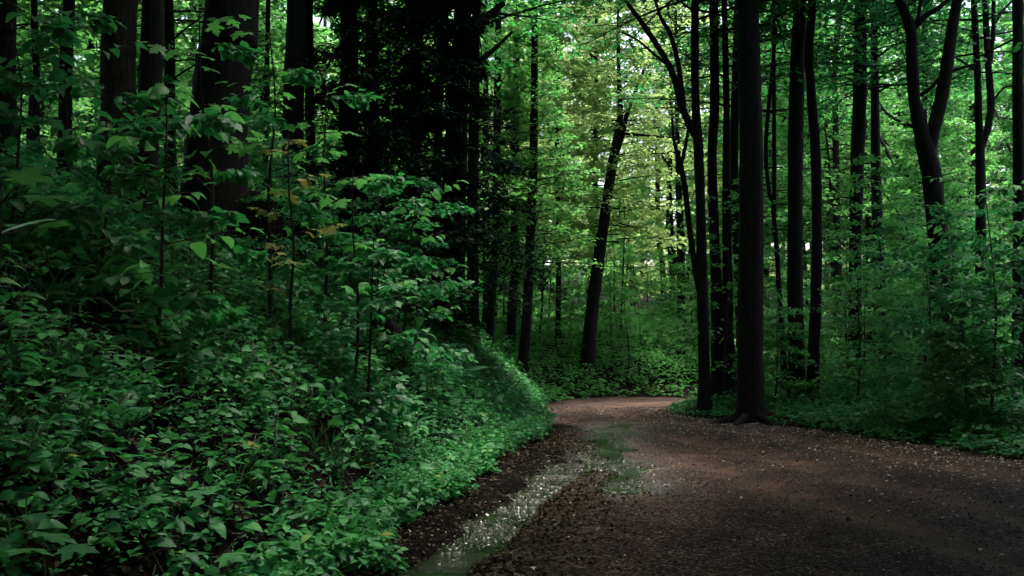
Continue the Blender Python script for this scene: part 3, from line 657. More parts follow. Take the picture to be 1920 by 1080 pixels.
# the woods go on to both sides of the view and behind it
pts = []
SIDE = [trunk_mesh([(0, 0, -.2), (.15, 0, 4), (0, .1, 9), (.1, 0, 15), (0, 0, 19)], [.22, .19, .15, .09, .03], 8, .3).mesh('trunk', [M['barkfar']])]
def f_side():
    while True:
        x, y = U(-34, 36), U(-34, 36)
        if abs(x) > .60 * max(y, 0) + 6 or y < -12:
            if not (-7 < x < 11 and -16 < y < 8): return x, y
for x, y in scatter(82, f_side, 3.0):
    root = bpy.data.objects.new('surrounding_tree', None); COL.objects.link(root); root.location = (x, y, h1(x, y)); root.rotation_euler = (0, 0, U(0, 6.28)); q_ = U(.9, 1.2); root.scale = (q_ * 1.2, q_ * 1.2, q_)
    tag(root, 'leafy tree of the surrounding woods outside the picture', 'tree', 'woods to both sides of the view')
    link('trunk', SIDE[0], root); link('crown', random.choice((CROWN_MID[2], CROWN_LOW)), root)

# ------------------------------------------------------------------ understory saplings (shared meshes)
def sapling_meshes(hh, nb, L, T, K, size, leaf, tpl=KITE):
    n = 5; zz = np.linspace(-.1, hh, n); dx = np.cumsum(rng.normal(0, .05 * hh / 3, n)); dy = np.cumsum(rng.normal(0, .05 * hh / 3, n)); dx -= dx[0]; dy -= dy[0]
    st = trunk_mesh(list(np.stack([dx, dy, zz], -1)), list(np.linspace(.012 + .007 * hh, .006, n)), 6, 0, .08).mesh('stem', [M['twig']])
    u = (np.arange(nb) + rng.random(nb)) / nb; z = hh * (.15 + .85 * u)
    o = np.stack([np.interp(z, zz, dx), np.interp(z, zz, dy), z], -1)
    mb = MB(); sprays(mb, o, np.arange(nb) * 2.4 + rng.normal(0, .5, nb), rng.normal(.1, .15, nb), L * (1.1 - .55 * u) * rng.uniform(.7, 1.2, nb), T, K, size, tpl, .12, 0, 1, tr=.006, flat=.33)
    return st, mb.mesh('foliage', [leaf, M['twig']])
SAP = [sapling_meshes(4.5, 26, 1.7, 8, 9, .12, M['under']), sapling_meshes(3.0, 22, 1.4, 8, 8, .11, M['under']), sapling_meshes(6.0, 34, 1.9, 8, 10, .125, M['under']), sapling_meshes(2.0, 18, 1.1, 7, 8, .10, M['under'])]
def sapling(x, y, k, s, label, group, leaf=None):
    root = bpy.data.objects.new('understory_sapling', None); COL.objects.link(root)
    root.location = (x, y, h1(x, y)); root.rotation_euler = (U(-.06, .06), U(-.06, .06), U(0, 6.28)); root.scale = (s, s, s)
    tag(root, label, 'sapling', group)
    link('stem', SAP[k][0], root); c = link('foliage', SAP[k][1], root)
    if leaf: c.material_slots[0].link = 'OBJECT'; c.material_slots[0].material = M[leaf]
pts = []
def f_bank():
    y = U(29.5, 42); return U(-.10 * y, .22 * y), y
def f_rsap():
    y = U(21, 36); return U(.20 * y, .56 * y), y
def f_lsap():
    y = U(13, 26); return U(-.42 * y, -.08 * y), y
for x, y in scatter(50, f_bank, 1.1): sapling(x, y, random.randrange(4), U(.7, 1.05), 'bright leafy sapling in the undergrowth of the bank beyond the bend', 'saplings on the bank beyond the bend', 'brightened')
for x, y in scatter(46, f_rsap, 1.2): sapling(x, y, random.randrange(4), U(.7, 1.05), 'layered green sapling growing among the trunks on the right', 'saplings among the right-hand trunks', random.choice(('brightened', 'brightened', None)))
for x, y in scatter(24, f_lsap, 1.2): sapling(x, y, random.choice((0, 1, 1, 3)), U(.55, .9), 'leafy sapling among the trunks on top of the left hill', 'saplings on the left hill')

# ------------------------------------------------------------------ near saplings with every large leaf a part
LEAFMESH = {}
def leaf_mesh(kind, mat):
    k = (kind, mat)
    if k not in LEAFMESH:
        tv, tf, tr = {'ovate': OVATE, 'maple': MAPLE, 'six': SIX}[kind]
        mb = MB(); mb.add(tv, tf, np.zeros(len(tv)), tr, 0, True); LEAFMESH[k] = mb.mesh('leaf', [M[mat]])
    return LEAFMESH[k]
def leaf_obj(mesh, parent, pos, d, n, s):
    x, y, z = frames(np.asarray(d, float)[None], np.asarray(n, float)[None])
    m = np.eye(4); m[:3, 0] = x[0] * s; m[:3, 1] = y[0] * s; m[:3, 2] = z[0] * s; m[:3, 3] = pos
    o = bpy.data.objects.new('leaf', mesh); COL.objects.link(o); o.parent = parent; o.matrix_basis = Matrix(m.tolist()); return o

def leafy_sapling(label, x, y, hh, branches, per, size, kind='maple', mat='maple', spread=.6, z_from=.3, hang=.35, cat='sapling', group=None, lean=(0, 0), fill=0):
    root = bpy.data.objects.new('broadleaf_sapling', None); COL.objects.link(root); gz = h1(x, y); root.location = (x, y, gz)
    tag(root, label, cat, group)
    mb = MB(); n = 5; t = np.linspace(0, 1, n)
    stem = np.stack([lean[0] * t ** 1.5 + np.cumsum(rng.normal(0, .05, n)), lean[1] * t ** 1.5 + np.cumsum(rng.normal(0, .05, n)), -.08 + (hh + .08) * t], -1)
    put_tube(mb, catmull(list(stem), 4), np.linspace(.008 + .006 * hh, .004, 17), 6)
    leaves = []
    for b in range(branches):
        u = z_from + (1 - z_from) * (b + rng.random() * .6) / branches; u = min(u, .99)
        o = np.array([np.interp(u, t, stem[:, i]) for i in range(3)]); a = b * 2.4 + rng.normal(0, .4); L = spread * (1.15 - .55 * u) * rng.uniform(.7, 1.2)
        d = np.array([math.sin(a), math.cos(a), .25]); e = o + d * L
        many_tubes(mb, o[None], e[None], .006, .003)
        for k in range(per):
            s = .35 + .65 * (k + rng.random() * .4) / max(per - 1, 1); s = min(s, 1.05); p = o + d * L * s
            sd = 1 if k % 2 else -1; side = np.array([d[1], -d[0], 0]) * sd
            ld = d * (.4 + .8 * (k == per - 1)) + side * (.8 if k < per - 1 else 0) - np.array([0, 0, hang]) + rng.normal(0, .15, 3)
            q = p + ld / np.linalg.norm(ld) * size * .35
            many_tubes(mb, p[None], q[None], .0025, .0018)
            leaves.append((q, ld, np.array([0, 0, 1.]) + rng.normal(0, .28, 3), size * rng.uniform(.7, 1.2)))
    mb.build('stem', [M['twig']], root)
    lm = leaf_mesh(kind, mat)
    for q in leaves: leaf_obj(lm, root, *q)
    if fill:
        mf = MB(); u = .05 + .9 * (np.arange(fill) + rng.random(fill)) / fill
        o = np.stack([np.interp(u, t, stem[:, i]) for i in range(3)], -1)
        sprays(mf, o, np.arange(fill) * 2.4 + rng.normal(0, .4, fill), rng.normal(.1, .15, fill), spread * 1.15 * (1.15 - .5 * u) * rng.uniform(.7, 1.25, fill), 8, 8, size * .8, SIX, .12, 0, 1, tr=.005, flat=.33)
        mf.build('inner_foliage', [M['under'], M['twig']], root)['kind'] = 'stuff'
    return root
def at(px, py, Y): 
    p = P(px, py, Y); return p[0], p[1], p[2]
# upper left of the hill, in front of the big trunks
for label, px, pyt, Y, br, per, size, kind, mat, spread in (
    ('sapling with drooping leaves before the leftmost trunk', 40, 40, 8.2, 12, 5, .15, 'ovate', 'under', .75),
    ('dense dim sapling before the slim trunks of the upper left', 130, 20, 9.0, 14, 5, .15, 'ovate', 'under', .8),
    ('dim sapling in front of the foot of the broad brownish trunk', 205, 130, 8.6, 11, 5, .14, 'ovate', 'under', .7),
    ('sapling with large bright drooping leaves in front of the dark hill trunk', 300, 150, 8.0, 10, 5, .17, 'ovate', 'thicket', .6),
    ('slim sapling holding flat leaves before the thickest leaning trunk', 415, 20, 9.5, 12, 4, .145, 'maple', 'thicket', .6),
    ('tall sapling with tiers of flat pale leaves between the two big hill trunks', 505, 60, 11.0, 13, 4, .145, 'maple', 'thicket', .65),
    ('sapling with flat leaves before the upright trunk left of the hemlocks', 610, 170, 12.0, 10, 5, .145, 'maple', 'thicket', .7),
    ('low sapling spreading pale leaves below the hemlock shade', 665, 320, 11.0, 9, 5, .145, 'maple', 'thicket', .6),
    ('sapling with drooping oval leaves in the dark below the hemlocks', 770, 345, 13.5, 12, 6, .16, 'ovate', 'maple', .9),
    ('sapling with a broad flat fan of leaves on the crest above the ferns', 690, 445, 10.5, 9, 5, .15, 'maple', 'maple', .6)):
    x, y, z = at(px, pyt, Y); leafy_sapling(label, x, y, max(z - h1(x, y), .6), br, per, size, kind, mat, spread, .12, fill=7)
x, y, z = at(540, 250, 10.6); leafy_sapling('small sapling with yellowish leaves right of the thickest leaning trunk', x, y, max(z - h1(x, y), .7), 9, 5, .13, 'maple', 'yellow', .45)
x, y, z = at(30, 330, 3.6); leafy_sapling('single large pointed leaf reaching in at the left edge', x - .12, y, max(z - h1(x - .12, y), .3), 2, 2, .2, 'maple', 'maple', .22, .9, .05)
# the bush at the right
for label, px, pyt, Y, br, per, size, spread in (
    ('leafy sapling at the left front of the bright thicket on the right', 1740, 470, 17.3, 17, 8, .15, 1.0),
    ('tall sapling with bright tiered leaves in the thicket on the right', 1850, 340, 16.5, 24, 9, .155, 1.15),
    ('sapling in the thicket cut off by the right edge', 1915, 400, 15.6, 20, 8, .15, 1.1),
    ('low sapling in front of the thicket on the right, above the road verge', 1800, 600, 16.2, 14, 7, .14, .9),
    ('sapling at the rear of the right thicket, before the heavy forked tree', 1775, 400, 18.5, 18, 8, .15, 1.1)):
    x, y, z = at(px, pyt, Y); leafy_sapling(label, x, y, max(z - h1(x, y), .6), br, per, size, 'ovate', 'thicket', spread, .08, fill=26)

# ------------------------------------------------------------------ bank plants
def herb_variant(k):
    hh = (.28, .36, .46, .34)[k]; pairs = (3, 4, 4, 3)[k]; out = []
    for i in range(pairs):
        z = hh * (.35 + .65 * i / (pairs - 1)); a0 = i * 1.57 + rng.normal(0, .3); s = (.13 - .018 * i) * rng.uniform(.9, 1.15)
        for sd in (0, math.pi):
            a = a0 + sd + rng.normal(0, .2); d = np.array([math.sin(a), math.cos(a), rng.uniform(-.1, .35)])
            out.append((np.array([0, 0, z]) + d * .035, d, np.array([0, 0, 1.]) + .15 * d + rng.normal(0, .18, 3), s))
    mb = MB(); put_tube(mb, [(0, 0, -.05), (.01, 0, hh * .5), (0, .01, hh)], [.006, .005, .003], 5)
    for p, d, n, s in out: many_tubes(mb, (p - d * .035)[None], p[None], .002, .002)
    return mb.mesh('stem', [M['stem']]), out
HERB = [herb_variant(k) for k in range(4)]
lm = leaf_mesh('ovate', 'herb')
def slope_n(x, y):
    e = .15; return np.array([h1(x - e, y) - h1(x + e, y), h1(x, y - e) - h1(x, y + e), 2 * e])
def herb(x, y, k, s, label, group):
    root = bpy.data.objects.new('bank_herb', None); COL.objects.link(root)
    root.location = (x, y, h1(x, y)); n = slope_n(x, y); n = n / np.linalg.norm(n)
    root.rotation_euler = (-n[1] * .5 + U(-.15, .15), n[0] * .5 + U(-.15, .15), U(0, 6.28)); root.scale = (s, s, s)
    tag(root, label, 'plant', group)
    link('stem', HERB[k][0], root)
    for p, d, nn, ls in HERB[k][1]: leaf_obj(lm, root, p, d, nn, ls)
# nearest and largest ones as individuals
def bank_point(y0, y1, d0, d1):
    y = U(y0, y1); i = np.interp(y, LEFT[:, 1][:60], LEFT[:, 0][:60]); return i - U(d0, d1), y
cnt = 0; used = []
zones = ((4.2, 8.0, .3, 2.6, 46, 'low broad-leaved herb in the dim lower left of the bank', 'herbs low on the near bank'),
         (8.0, 13.0, -.2, 2.4, 84, 'broad-leaved herb on the bank face above the glittering ditch', 'herbs above the ditch'),
         (13.0, 19.0, -.15, 2.0, 76, 'bright broad-leaved herb overhanging the road where the bank rounds the bend', 'herbs where the bank rounds the bend'))
for y0, y1, d0, d1, n, lab, grp in zones:
    got = 0
    for _ in range(4000):
        if got >= n: break
        x, y = bank_point(y0, y1, d0, d1)
        if abs(x) > .56 * y + .4 or any((x - a) ** 2 + (y - b) ** 2 < .16 ** 2 for a, b in used): continue
        used.append((x, y)); herb(x, y, random.randrange(4), U(.8, 1.35), lab, grp); got += 1

# everything else of the bank cover: nobody could count it
def cover(name, label, X, Y, hs, nl, size, tpl, mats, tilt=.35, matpick=None):
    mb = MB(); Z = H(X, Y); n = len(X)
    hgt = hs * rng.uniform(.35, 1.2, n)
    u = rng.random((n, nl)); z = (.3 + .7 * u) * hgt[:, None]
    a = rng.uniform(0, 6.28, (n, 1)) + np.arange(nl)[None] * 2.4 + rng.normal(0, .3, (n, nl))
    r = rng.uniform(.01, .06, (n, nl))
    pos = np.stack([X[:, None] + np.sin(a) * r, Y[:, None] + np.cos(a) * r, Z[:, None] + z], -1)
    d = np.stack([np.sin(a), np.cos(a), rng.uniform(-.35, .3, (n, nl))], -1); nn = np.array([0, 0, 1.]) + rng.normal(0, tilt, d.shape)
    sz = np.broadcast_to(np.asarray(size)[..., None] if np.ndim(size) else size, (n, nl)) * rng.uniform(.6, 1.3, (n, nl))
    put_leaves(mb, tpl, pos.reshape(-1, 3), d.reshape(-1, 3), nn.reshape(-1, 3), sz.ravel(), rng.random(n * nl) * .999)
    return tag(mb.build(name, mats), label, 'ground cover', kind='stuff')
def bank_scatter(n, y0, y1, d0, d1, power=1.0):
    y = rng.uniform(y0, y1, n); i = np.interp(y, LEFT[:, 1][:60], LEFT[:, 0][:60]); d = d0 + (d1 - d0) * rng.random(n) ** power; x = i - d
    ok = np.abs(x) < .58 * y + .8; return x[ok], y[ok]
LANCE = (SIX[0] * np.array([.5, 1.15, 1.0]), SIX[1], SIX[2])
x1, y1 = bank_scatter(13500, 3.2, 19.5, -.34, 5.2)
k = (fbm(x1 * .8, y1 * .8, 3) * 1.3 + .02 + .36 * smooth(6, 11.5, y1)) > rng.random(len(x1)) * .5 - .12
x1, y1 = x1[k], y1[k]; k = rng.random(len(x1)) < .62; sz1 = .038 + .09 * rng.random(len(x1)) ** 2
cover('bank_undergrowth', 'dense low leafy undergrowth covering the near left bank', x1[k], y1[k], .34, 8, sz1[k], SIX, [M['herb']], .42)
cover('narrow_leaved_undergrowth', 'narrow-leaved low plants mixed through the cover of the near bank', x1[~k], y1[~k], .4, 9, sz1[~k], LANCE, [M['under']], .45)
x6, y6 = bank_scatter(3200, 5.0, 19, -.62, .12)
e6 = np.interp(y6, LEFT[:, 1][:60], LEFT[:, 0][:60]) - x6
k = e6 > -.20 - .95 * np.clip(fbm(x6 * .4 + 3, y6 * 1.5, 3) + .04, 0, .5); x6, y6 = x6[k], y6[k]
cover('ditch_edge_plants', 'leafy plants hanging over the edge of the ditch', x6, y6, .26, 8, .075, SIX, [M['herb']], .5)
x2, y2 = bank_scatter(5000, 8, 26, 3.8, 12); 
cover('hilltop_undergrowth', 'low dim undergrowth around the trunks on the left hill', x2, y2, .5, 8, .1, KITE, [M['under']])
n = 17000; y3 = rng.uniform(20, 44, n); x3 = rng.uniform(-.28, .3, n) * y3; d3, _ = polydist(LEFT, x3, y3); k = (d3 > -.12) & ((y3 > 25.5) | (d3 > 5))
cover('far_bank_undergrowth', 'leafy undergrowth covering the bank beyond the bend', x3[k], y3[k], np.clip(.2 + .5 * d3[k], .15, .75), 7, .12, KITE, [M['brightened']])
x5, y5 = bank_scatter(4200, 18.5, 25.5, -.12, 5)
cover('bend_undergrowth', 'leafy undergrowth where the bank rounds the bend', x5, y5, .3 + .45 * np.clip(fbm(x5 * .9, y5 * .9, 3) + .5, 0, 1), 8, .085, SIX, [M['herb']], .45)
n = 17000; y4 = rng.uniform(8, 36, n); x4 = rng.uniform(.1, .6, n) * y4; d4, _ = polydist(RIGHT, x4, y4); k = (d4 < -.02) & (rng.random(n) < np.exp(d4 * .10))
hh4 = np.clip(.12 + .22 * (-d4[k]), .1, .7)
cover('verge_undergrowth', 'low leafy plants along the right verge and under the trees', x4[k], y4[k], hh4, 8, .09, KITE, [M['under']])

BLADE = (SIX[0] * np.array([.10, 2.6, 1.6]), SIX[1], SIX[2])
xg, yg = bank_scatter(900, 4, 20, .0, 4.0); k = fbm(xg * 1.1 + 40, yg * 1.1, 2) > .06; xg, yg = xg[k], yg[k]
mb = MB(); n = len(xg); a = rng.uniform(0, 6.28, (n, 14)); pos = np.stack([xg[:, None] + rng.normal(0, .03, a.shape), yg[:, None] + rng.normal(0, .03, a.shape), H(xg, yg)[:, None] + np.zeros(a.shape)], -1)
dv = np.stack([np.sin(a), np.cos(a), rng.uniform(.9, 2.2, a.shape)], -1)
put_leaves(mb, BLADE, pos.reshape(-1, 3), dv.reshape(-1, 3), np.array([0, 0, 1.]) + rng.normal(0, .3, (n * 14, 3)), rng.uniform(.07, .15, n * 14), rng.random(n * 14) * .999)
tag(mb.build('bank_grass', [M['grass']]), 'thin grass blades scattered through the cover of the near bank', 'grass', kind='stuff')
xt, yt = bank_scatter(420, 4, 20, -.3, 3.5); a = rng.uniform(0, 6.28, len(xt)); ln = rng.uniform(.1, .5, len(xt)); A = np.stack([xt, yt, H(xt, yt) + rng.uniform(.01, .12, len(xt))], -1)
xe, ye = xt + np.sin(a) * ln, yt + np.cos(a) * ln; E = np.stack([xe, ye, H(xe, ye) + rng.uniform(.02, .25, len(xt))], -1); Mi = (A + E) / 2 + rng.normal(0, .025, A.shape)
mb = MB(); many_tubes(mb, A, Mi, .004, .003); many_tubes(mb, Mi, E, .003, .0015)
tag(mb.build('twig_litter', [M['deadwood']]), 'thin dead twigs and stalks strewn through the plants of the near bank', 'twigs', kind='stuff')

# maple seedlings with single large leaves
def seedling(label, px, py, Y, size, nl, mat='maple', hh=.3):
    p = P(px, py, Y); x, y = p[0], p[1]; gz = h1(x, y); hh = max(p[2] - gz, .12)
    root = bpy.data.objects.new('maple_seedling', None); COL.objects.link(root); root.location = (x, y, gz); tag(root, label, 'seedling')
    mb = MB(); put_tube(mb, [(0, 0, -.05), (.01, .01, hh * .6), (0, 0, hh)], [.006, .005, .004], 5)
    L = []
    a0 = U(0, 6.28)
    for i in range(nl):
        a = a0 + i * 6.283 / nl + rng.normal(0, .25); d = np.array([math.sin(a), math.cos(a), rng.uniform(-.15, .2)]); q = np.array([0, 0, hh]) + d * size * .5
        many_tubes(mb, np.array([[0, 0, hh]]), q[None], .003, .002); L.append((q, d, np.array([0, -.12, 1.]) + rng.normal(0, .16, 3), size * rng.uniform(.8, 1.15)))
    mb.build('stem', [M['stem']], root)
    for q in L: leaf_obj(leaf_mesh('maple', mat), root, *q)
def hit(px, py):
    """Depth where the ray through a pixel meets the ground."""
    prev = 2.5
    for Y in np.arange(2.5, 40, .1):
        p = P(px, py, Y)
        if p[2] < h1(p[0], p[1]): return prev
        prev = Y
    return 20
for label, px, py, size, nl in (
    ('maple seedling with broad leaves low in the bottom left corner', 80, 1030, .19, 4),
    ('maple seedling at the bottom edge, left of the middle of the bank', 395, 1045, .15, 4),
    ('maple seedling whose pale flat leaves stand out low on the near bank', 320, 930, .17, 4),
    ('small maple seedling at the left edge, below the dark hollow', 15, 975, .16, 3),
    ('maple seedling with one bright upright leaf among ferns high on the bank', 522, 580, .17, 3),
    ('maple seedling beside the pale fallen stick', 290, 615, .17, 4),
    ('maple seedling on the upper bank left of the pale fallen stick', 90, 555, .18, 4),
    ('maple seedling with drooping leaves at mid height on the bank', 340, 645, .16, 4),
    ('maple seedling on the upper bank below the thickest trunk', 330, 535, .17, 4),
    ('maple seedling below the dark flared roots of the thickest trunk', 475, 440, .17, 3),
    ('maple seedling at the dark crest just left of the thickest trunk', 365, 395, .18, 4),
    ('maple seedling with light leaves in the middle of the bank face', 610, 690, .15, 4),
    ('maple seedling with light leaves over the ditch end of the bank', 700, 860, .14, 4),
    ('maple seedling on the bank face left of the mossy stump', 560, 700, .14, 3),
    ('maple seedling in the shade at the far left of the bank', 60, 470, .17, 4),
    ('maple seedling near the bottom of the bank, above the white flower', 660, 935, .13, 3)):
    seedling(label, px, py, max(hit(px, py) - .25, 2.6), size, nl)
seedling('yellowing maple seedling standing out on the middle of the near bank', 445, 835, hit(445, 835) - .2, .15, 3, 'yellow')
seedling('small yellowish maple seedling on the bright bend of the bank', 905, 780, hit(905, 780) - .2, .13, 3, 'yellow')

# ferns
def frond_mesh(L, n=20):
    mb = MB(); t = np.linspace(0, 1, n); z = .55 * L * np.sin(t * 1.9) * .9; yv = L * t * (1 - .1 * t); pth = np.stack([np.zeros(n), yv, z], -1)
    put_tube(mb, pth, np.linspace(.004, .001, n), 4, 1)
    tg = unit(np.gradient(pth, axis=0)); i = np.arange(3, n); w = .24 * L * np.sin(np.clip(t[i] * 1.12, 0, 1) ** .75 * math.pi) ** .8 + .01
    for sd in (-1, 1):
        d = np.array([sd, 0, 0]) + tg[i] * .45 - np.array([0, 0, .12]); nn = np.cross(tg[i], np.array([-1., 0, 0])) + rng.normal(0, .1, (len(i), 3)); nn = np.where(nn[:, 2:3] < 0, -nn, nn)
        tv, tf, tr = T_kite(); tv = tv * np.array([.42, 1, 1.2])
        put_leaves(mb, (tv, tf, tr), pth[i], d, nn, w, rng.random(len(i)) * .999)
    return mb.mesh('frond', [M['fern'], M['stem']])
FROND = [frond_mesh(.55), frond_mesh(.65), frond_mesh(.45)]
for label, px, py, s, nf in (
    ('arching fern on the bank left of the mossy stump', 590, 640, 1.0, 8), ('fern right beside the dark mossy stump', 795, 655, 1.15, 9), ('fern fanning out below the stump towards the bend', 835, 705, 1.05, 9),
    ('fern at the outer edge of the bank near the bend', 885, 690, 1.0, 8), ('small fern low on the shaded left of the bank', 195, 790, .75, 6), ('small fern above the left one, in the shaded part of the bank', 235, 770, .6, 5),
    ('small fern in the middle of the bank face below the stump', 640, 745, .7, 6), ('small fern at the left edge of the bank', 30, 850, .6, 5), ('small fern in the bright leaves over the ditch', 765, 790, .6, 6)):
    Y = hit(px, py + 12); p = P(px, py, Y); x, y = p[0], p[1]
    root = bpy.data.objects.new('fern', None); COL.objects.link(root); root.location = (x, y, h1(x, y) + .02); tag(root, label, 'fern', 'ferns on the bank')
    n = slope_n(x, y); n = n / np.linalg.norm(n); root.rotation_euler = (-n[1] * .5, n[0] * .5, 0)
    for i in range(nf):
        o = link('frond', FROND[i % 3], root); o.rotation_euler = (rng.normal(.05, .15), 0, i * 6.283 / nf + rng.normal(0, .2)); q = s * U(.8, 1.15); o.scale = (q, q, q)

# grass tuft
gp = hit(125, 700); p = P(125, 700, gp)
mb = MB()
for i in range(150):
    a = U(0, 6.28); l = U(.25, .5); r0 = U(0, .12); o = np.array([math.sin(a) * r0, math.cos(a) * r0, -.03]); o2 = U(.3, .9)
    q = [o, o + np.array([math.sin(a) * l * .25 * o2, math.cos(a) * l * .25 * o2, l * .6]), o + np.array([math.sin(a) * l * .6 * o2, math.cos(a) * l * .6 * o2, l * .8]), o + np.array([math.sin(a) * l * .95 * o2, math.cos(a) * l * .95 * o2, l * .7])]
    w = np.array([math.cos(a), -math.sin(a), 0]) * .004; V = []
    for j, c in enumerate(q): V += [c - w * (1 - j / 3.3), c + w * (1 - j / 3.3)]
    mb.add(V, [(0, 1, 3), (0, 3, 2), (2, 3, 5), (2, 5, 4), (4, 5, 7), (4, 7, 6)], np.full(8, random.random()), None, 0, True)
tag(mb.build('grass_tuft', [M['grass']], None, (p[0], gp, h1(p[0], gp))), 'tuft of long thin grass arching over at the left of the bank', 'grass tuft')

# stump, sticks, flower
def stump(px, py, label):
    Y = hit(px, py + 30); p = P(px, py, Y); x, y = p[0], Y; z = h1(x, y)
    mb = MB(); n = 9; s = 22; V = []
    for i in range(n):
        t = i / (n - 1); ang = np.linspace(0, 2 * math.pi, s, endpoint=False)
        r = (.30 - .08 * t + .16 * math.exp(-t * 5)) * (1 + .16 * np.sin(ang * 5 + 1.3) * (1 - t * .5) + .12 * rng.normal(0, 1, s))
        if i == n - 1: r = r * .7
        V.append(np.stack([np.sin(ang) * r, np.cos(ang) * r, -.25 + .75 * t + .06 * np.sin(ang * 3) * t + rng.normal(0, .02, s)], -1))
    V = np.concatenate(V); I_ = np.arange(n - 1)[:, None] * s; J = np.arange(s)[None]; J2 = (J + 1) % s
    q = np.stack([I_ + J, I_ + J2, I_ + s + J2, I_ + s + J], -1).reshape(-1, 4); f = np.concatenate([q[:, :3], q[:, [0, 2, 3]]])
    V = np.vstack([V, [[0, 0, .34]]]); e = (n - 1) * s; f = np.vstack([f, np.stack([e + J[0], e + J2[0], np.full(s, n * s)], -1)])
    mb.add(V, f, smooth_=True); tag(mb.build('tree_stump', [M['stump']], None, (x, y, z)), label, 'stump')
stump(722, 640, 'dark rotten stump half sunk in the leaves of the bank')
def stick(label, pts, r, mat='deadwood', off=.06):
    W = []
    for px, py in pts:
        Y = hit(px, py) - off; W.append(P(px, py, Y) + np.array([0, 0, .03]))
    Ym = np.median([w[1] for w in W]); W = [P(px, py, Ym * .7 + w[1] * .3) for (px, py), w in zip(pts, W)]
    base = W[0].copy(); mb = MB(); q = catmull([w - base for w in W], 5); put_tube(mb, q, np.linspace(r, r * .5, len(q)), 6, 0, .2)
    tag(mb.build('fallen_stick', [M[mat]], None, base), label, 'stick')
stick('pale crooked fallen stick bowed across the upper bank', [(147, 610), (155, 565), (190, 560), (225, 583), (270, 580), (345, 576)], .012, off=.35)
stick('thin brown twig slanting at the bottom edge of the bank', [(355, 1072), (420, 1035), (450, 1003)], .006, 'twig', .3)
stick('thin twig lying low on the bank left of the slanting one', [(265, 1048), (310, 1028), (360, 1017)], .005, 'twig', .3)
stick('thin bare twig hanging before the foot of the broad brownish trunk', [(170, 235), (195, 260), (215, 290), (225, 340)], .006, 'deadwood', .2)
Yf = hit(710, 988) - .1; p = P(710, 988, Yf); mb = MB()
put_tube(mb, [(0, 0, h1(p[0], Yf) - p[2] - .02), (.006, 0, -.06), (0, 0, 0)], [.003, .003, .003], 5, 1)
for i in range(26):
    a = i * 2.4; e = math.asin(1 - 2 * (i + .5) / 26); d = np.array([[math.cos(e) * math.sin(a), math.cos(e) * math.cos(a), math.sin(e)]])
    put_leaves(mb, SIX, d * .004, d, np.array([[.1, .2, 1.]]), .028, np.array([.5]))
tag(mb.build('white_flower', [M['white'], M['stem']], None, p), 'small white flower head nodding over the ditch', 'flower')

# ------------------------------------------------------------------ litter, pebbles, fallen bits
def flat_leaves(name, label, X, Y, size, mat, tpl=KITE, lift=.012, tilt=.5):
    mb = MB(); Z = H(X, Y) + lift; n = len(X); a = rng.uniform(0, 6.28, n)
    put_leaves(mb, tpl, np.stack([X, Y, Z], -1), np.stack([np.sin(a), np.cos(a), rng.normal(0, .25, n)], -1), np.array([0, 0, 1.]) + rng.normal(0, tilt, (n, 3)), size * rng.uniform(.5, 1.4, n), rng.random(n) * .999)
    return tag(mb.build(name, [mat]), label, 'litter', kind='stuff')
n = 12000; t = rng.random(n) * (len(RIDGE) - 1); i = t.astype(int); b = RIDGE[i] + (RIDGE[np.minimum(i + 1, len(RIDGE) - 1)] - RIDGE[i]) * (t - i)[:, None] + rng.normal(0, .27, (n, 2)) * np.array([1.1, 1])
dd, _ = polydist(DITCH, b[:, 0], b[:, 1]); k = np.abs(dd) > .22
flat_leaves('dead_leaf_litter', 'brown dead leaves heaped between the ditch and the road', b[k, 0], b[k, 1], .038, M['dead'], SIX, .008, .5)
x, y = bank_scatter(5000, 4, 20, -.25, 3.5, 1.2)
flat_leaves('bank_leaf_litter', 'old dead leaves on the soil of the bank', x, y, .07, M['dead'], SIX, .015, .6)
x, y = bank_scatter(2600, 4.5, 18, -.62, .1)
flat_leaves('ditch_side_litter', 'brown dead leaves lying on the bare side of the ditch', x, y, .045, M['dead'], SIX, .012, .6)
n = 4200; y = rng.uniform(6, 24, n); xr = np.interp(y, RIGHT[:40, 1], RIGHT[:40, 0]); x = xr - rng.exponential(1.3, n) + .15; dl, _ = polydist(LEFT, x, y); k = (dl < -1.4)
flat_leaves('fallen_petals', 'pale fallen bits sprinkled over the right side of the road', x[k], y[k], .034, M['petal'], KITE, .01, .4)
n = 34000; y = 4.5 + 20 * rng.random(n) ** 1.5; xl = np.interp(y, LEFT[:60, 1], LEFT[:60, 0]) + .5; xr = np.interp(y, RIGHT[:40, 1], RIGHT[:40, 0]); x = xl + (xr - xl) * rng.random(n)
k = np.abs(x) < .56 * y + .3; x, y = x[k], y[k]; n = len(x)
oct_v = np.array([(1, 0, 0), (-1, 0, 0), (0, 1, 0), (0, -1, 0), (0, 0, .7), (0, 0, -.5)], float); oct_f = np.array([(0, 2, 4), (2, 1, 4), (1, 3, 4), (3, 0, 4), (2, 0, 5), (1, 2, 5), (3, 1, 5), (0, 3, 5)])
sz = .0075 * rng.lognormal(0, .45, n); a = rng.uniform(0, 6.28, n); c, s = np.cos(a), np.sin(a)
V = oct_v[None] * rng.uniform(.6, 1.3, (n, 6, 1)); V = np.stack([V[..., 0] * c[:, None] - V[..., 1] * s[:, None], V[..., 0] * s[:, None] + V[..., 1] * c[:, None], V[..., 2]], -1) * sz[:, None, None] + np.stack([x, y, H(x, y) + .002], -1)[:, None]
mb = MB(); mb.add(V.reshape(-1, 3), (oct_f[None] + (np.arange(n) * 6)[:, None, None]).reshape(-1, 3), np.repeat(rng.random(n), 6))
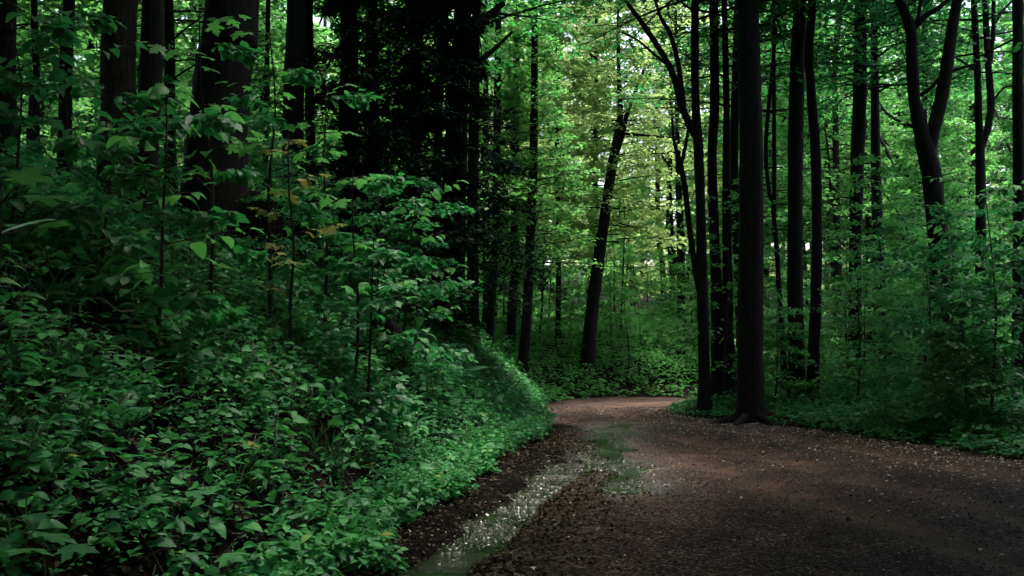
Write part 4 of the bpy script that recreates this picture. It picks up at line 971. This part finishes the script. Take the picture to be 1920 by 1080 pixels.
tag(mb.build('road_gravel', [M['stone']]), 'loose gravel strewn over the road surface', 'gravel', kind='stuff')

def wet_stones(name, label, line, spread, n, size, zmin, zmax):
    t = rng.random(n) * (len(line) - 1); i = t.astype(int); b = line[i] + (line[i + 1] - line[i]) * (t - i)[:, None] + rng.normal(0, 1, (n, 2)) * spread
    z = H(b[:, 0], b[:, 1]); k = (z < zmax) & (fbm(b[:, 0] * 2.1, b[:, 1] * 1.4, 2) > -.06); b, z = b[k], np.maximum(z[k], zmin); n = len(b)
    sz = size * rng.lognormal(0, .4, n); V = oct_v[None] * rng.uniform(.6, 1.3, (n, 6, 1)) * np.array([1.6, 1, .6]); a = rng.uniform(0, 6.28, n); c, s = np.cos(a)[:, None], np.sin(a)[:, None]
    V = np.stack([V[..., 0] * c - V[..., 1] * s, V[..., 0] * s + V[..., 1] * c, V[..., 2]], -1) * sz[:, None, None] + np.stack([b[:, 0], b[:, 1], z], -1)[:, None]
    mb = MB(); mb.add(V.reshape(-1, 3), (oct_f[None] + (np.arange(n) * 6)[:, None, None]).reshape(-1, 3), np.repeat(rng.random(n), 6))
    tag(mb.build(name, [M['wetstone']]), label, 'gravel', kind='stuff')
wet_stones('wet_ditch_gravel', 'wet glinting gravel lying in the shallow ditch water', DITCH, .2, 7500, .006, -.126, -.07)
wet_stones('wet_road_gravel', 'wet glinting gravel around the puddle on the left of the road', PUDDLE, .38, 15000, .0065, -.036, .02)

# ------------------------------------------------------------------ the mass of woods at the very back
mb = MB(); n = 1500; y = rng.uniform(84, 125, n); x = rng.uniform(-.62, .62, n) * y; g = H(x, y)
gap = np.exp(-((x / y - .12) / .06) ** 2); z = g + rng.uniform(0, 1, n) * (26 - 15 * gap)
sprays(mb, np.stack([x, y, z], -1), rng.uniform(0, 6.28, n), rng.normal(.1, .2, n), rng.uniform(3, 5.5, n), 7, 7, .55, KITE, .1, 0, 1, tr=.006, flat=.5)
m = 90; yb = rng.uniform(84, 110, m); xb = rng.uniform(-.6, .6, m) * yb; gb = H(xb, yb)
many_tubes(mb, np.stack([xb, yb, gb - .5], -1), np.stack([xb + rng.normal(0, .8, m), yb, gb + 22], -1), .22, .05, 1)
tag(mb.build('distant_woods', [M['far'], M['barkfar']]), 'pale green mass of far-off woods closing the view', 'woods', kind='stuff')
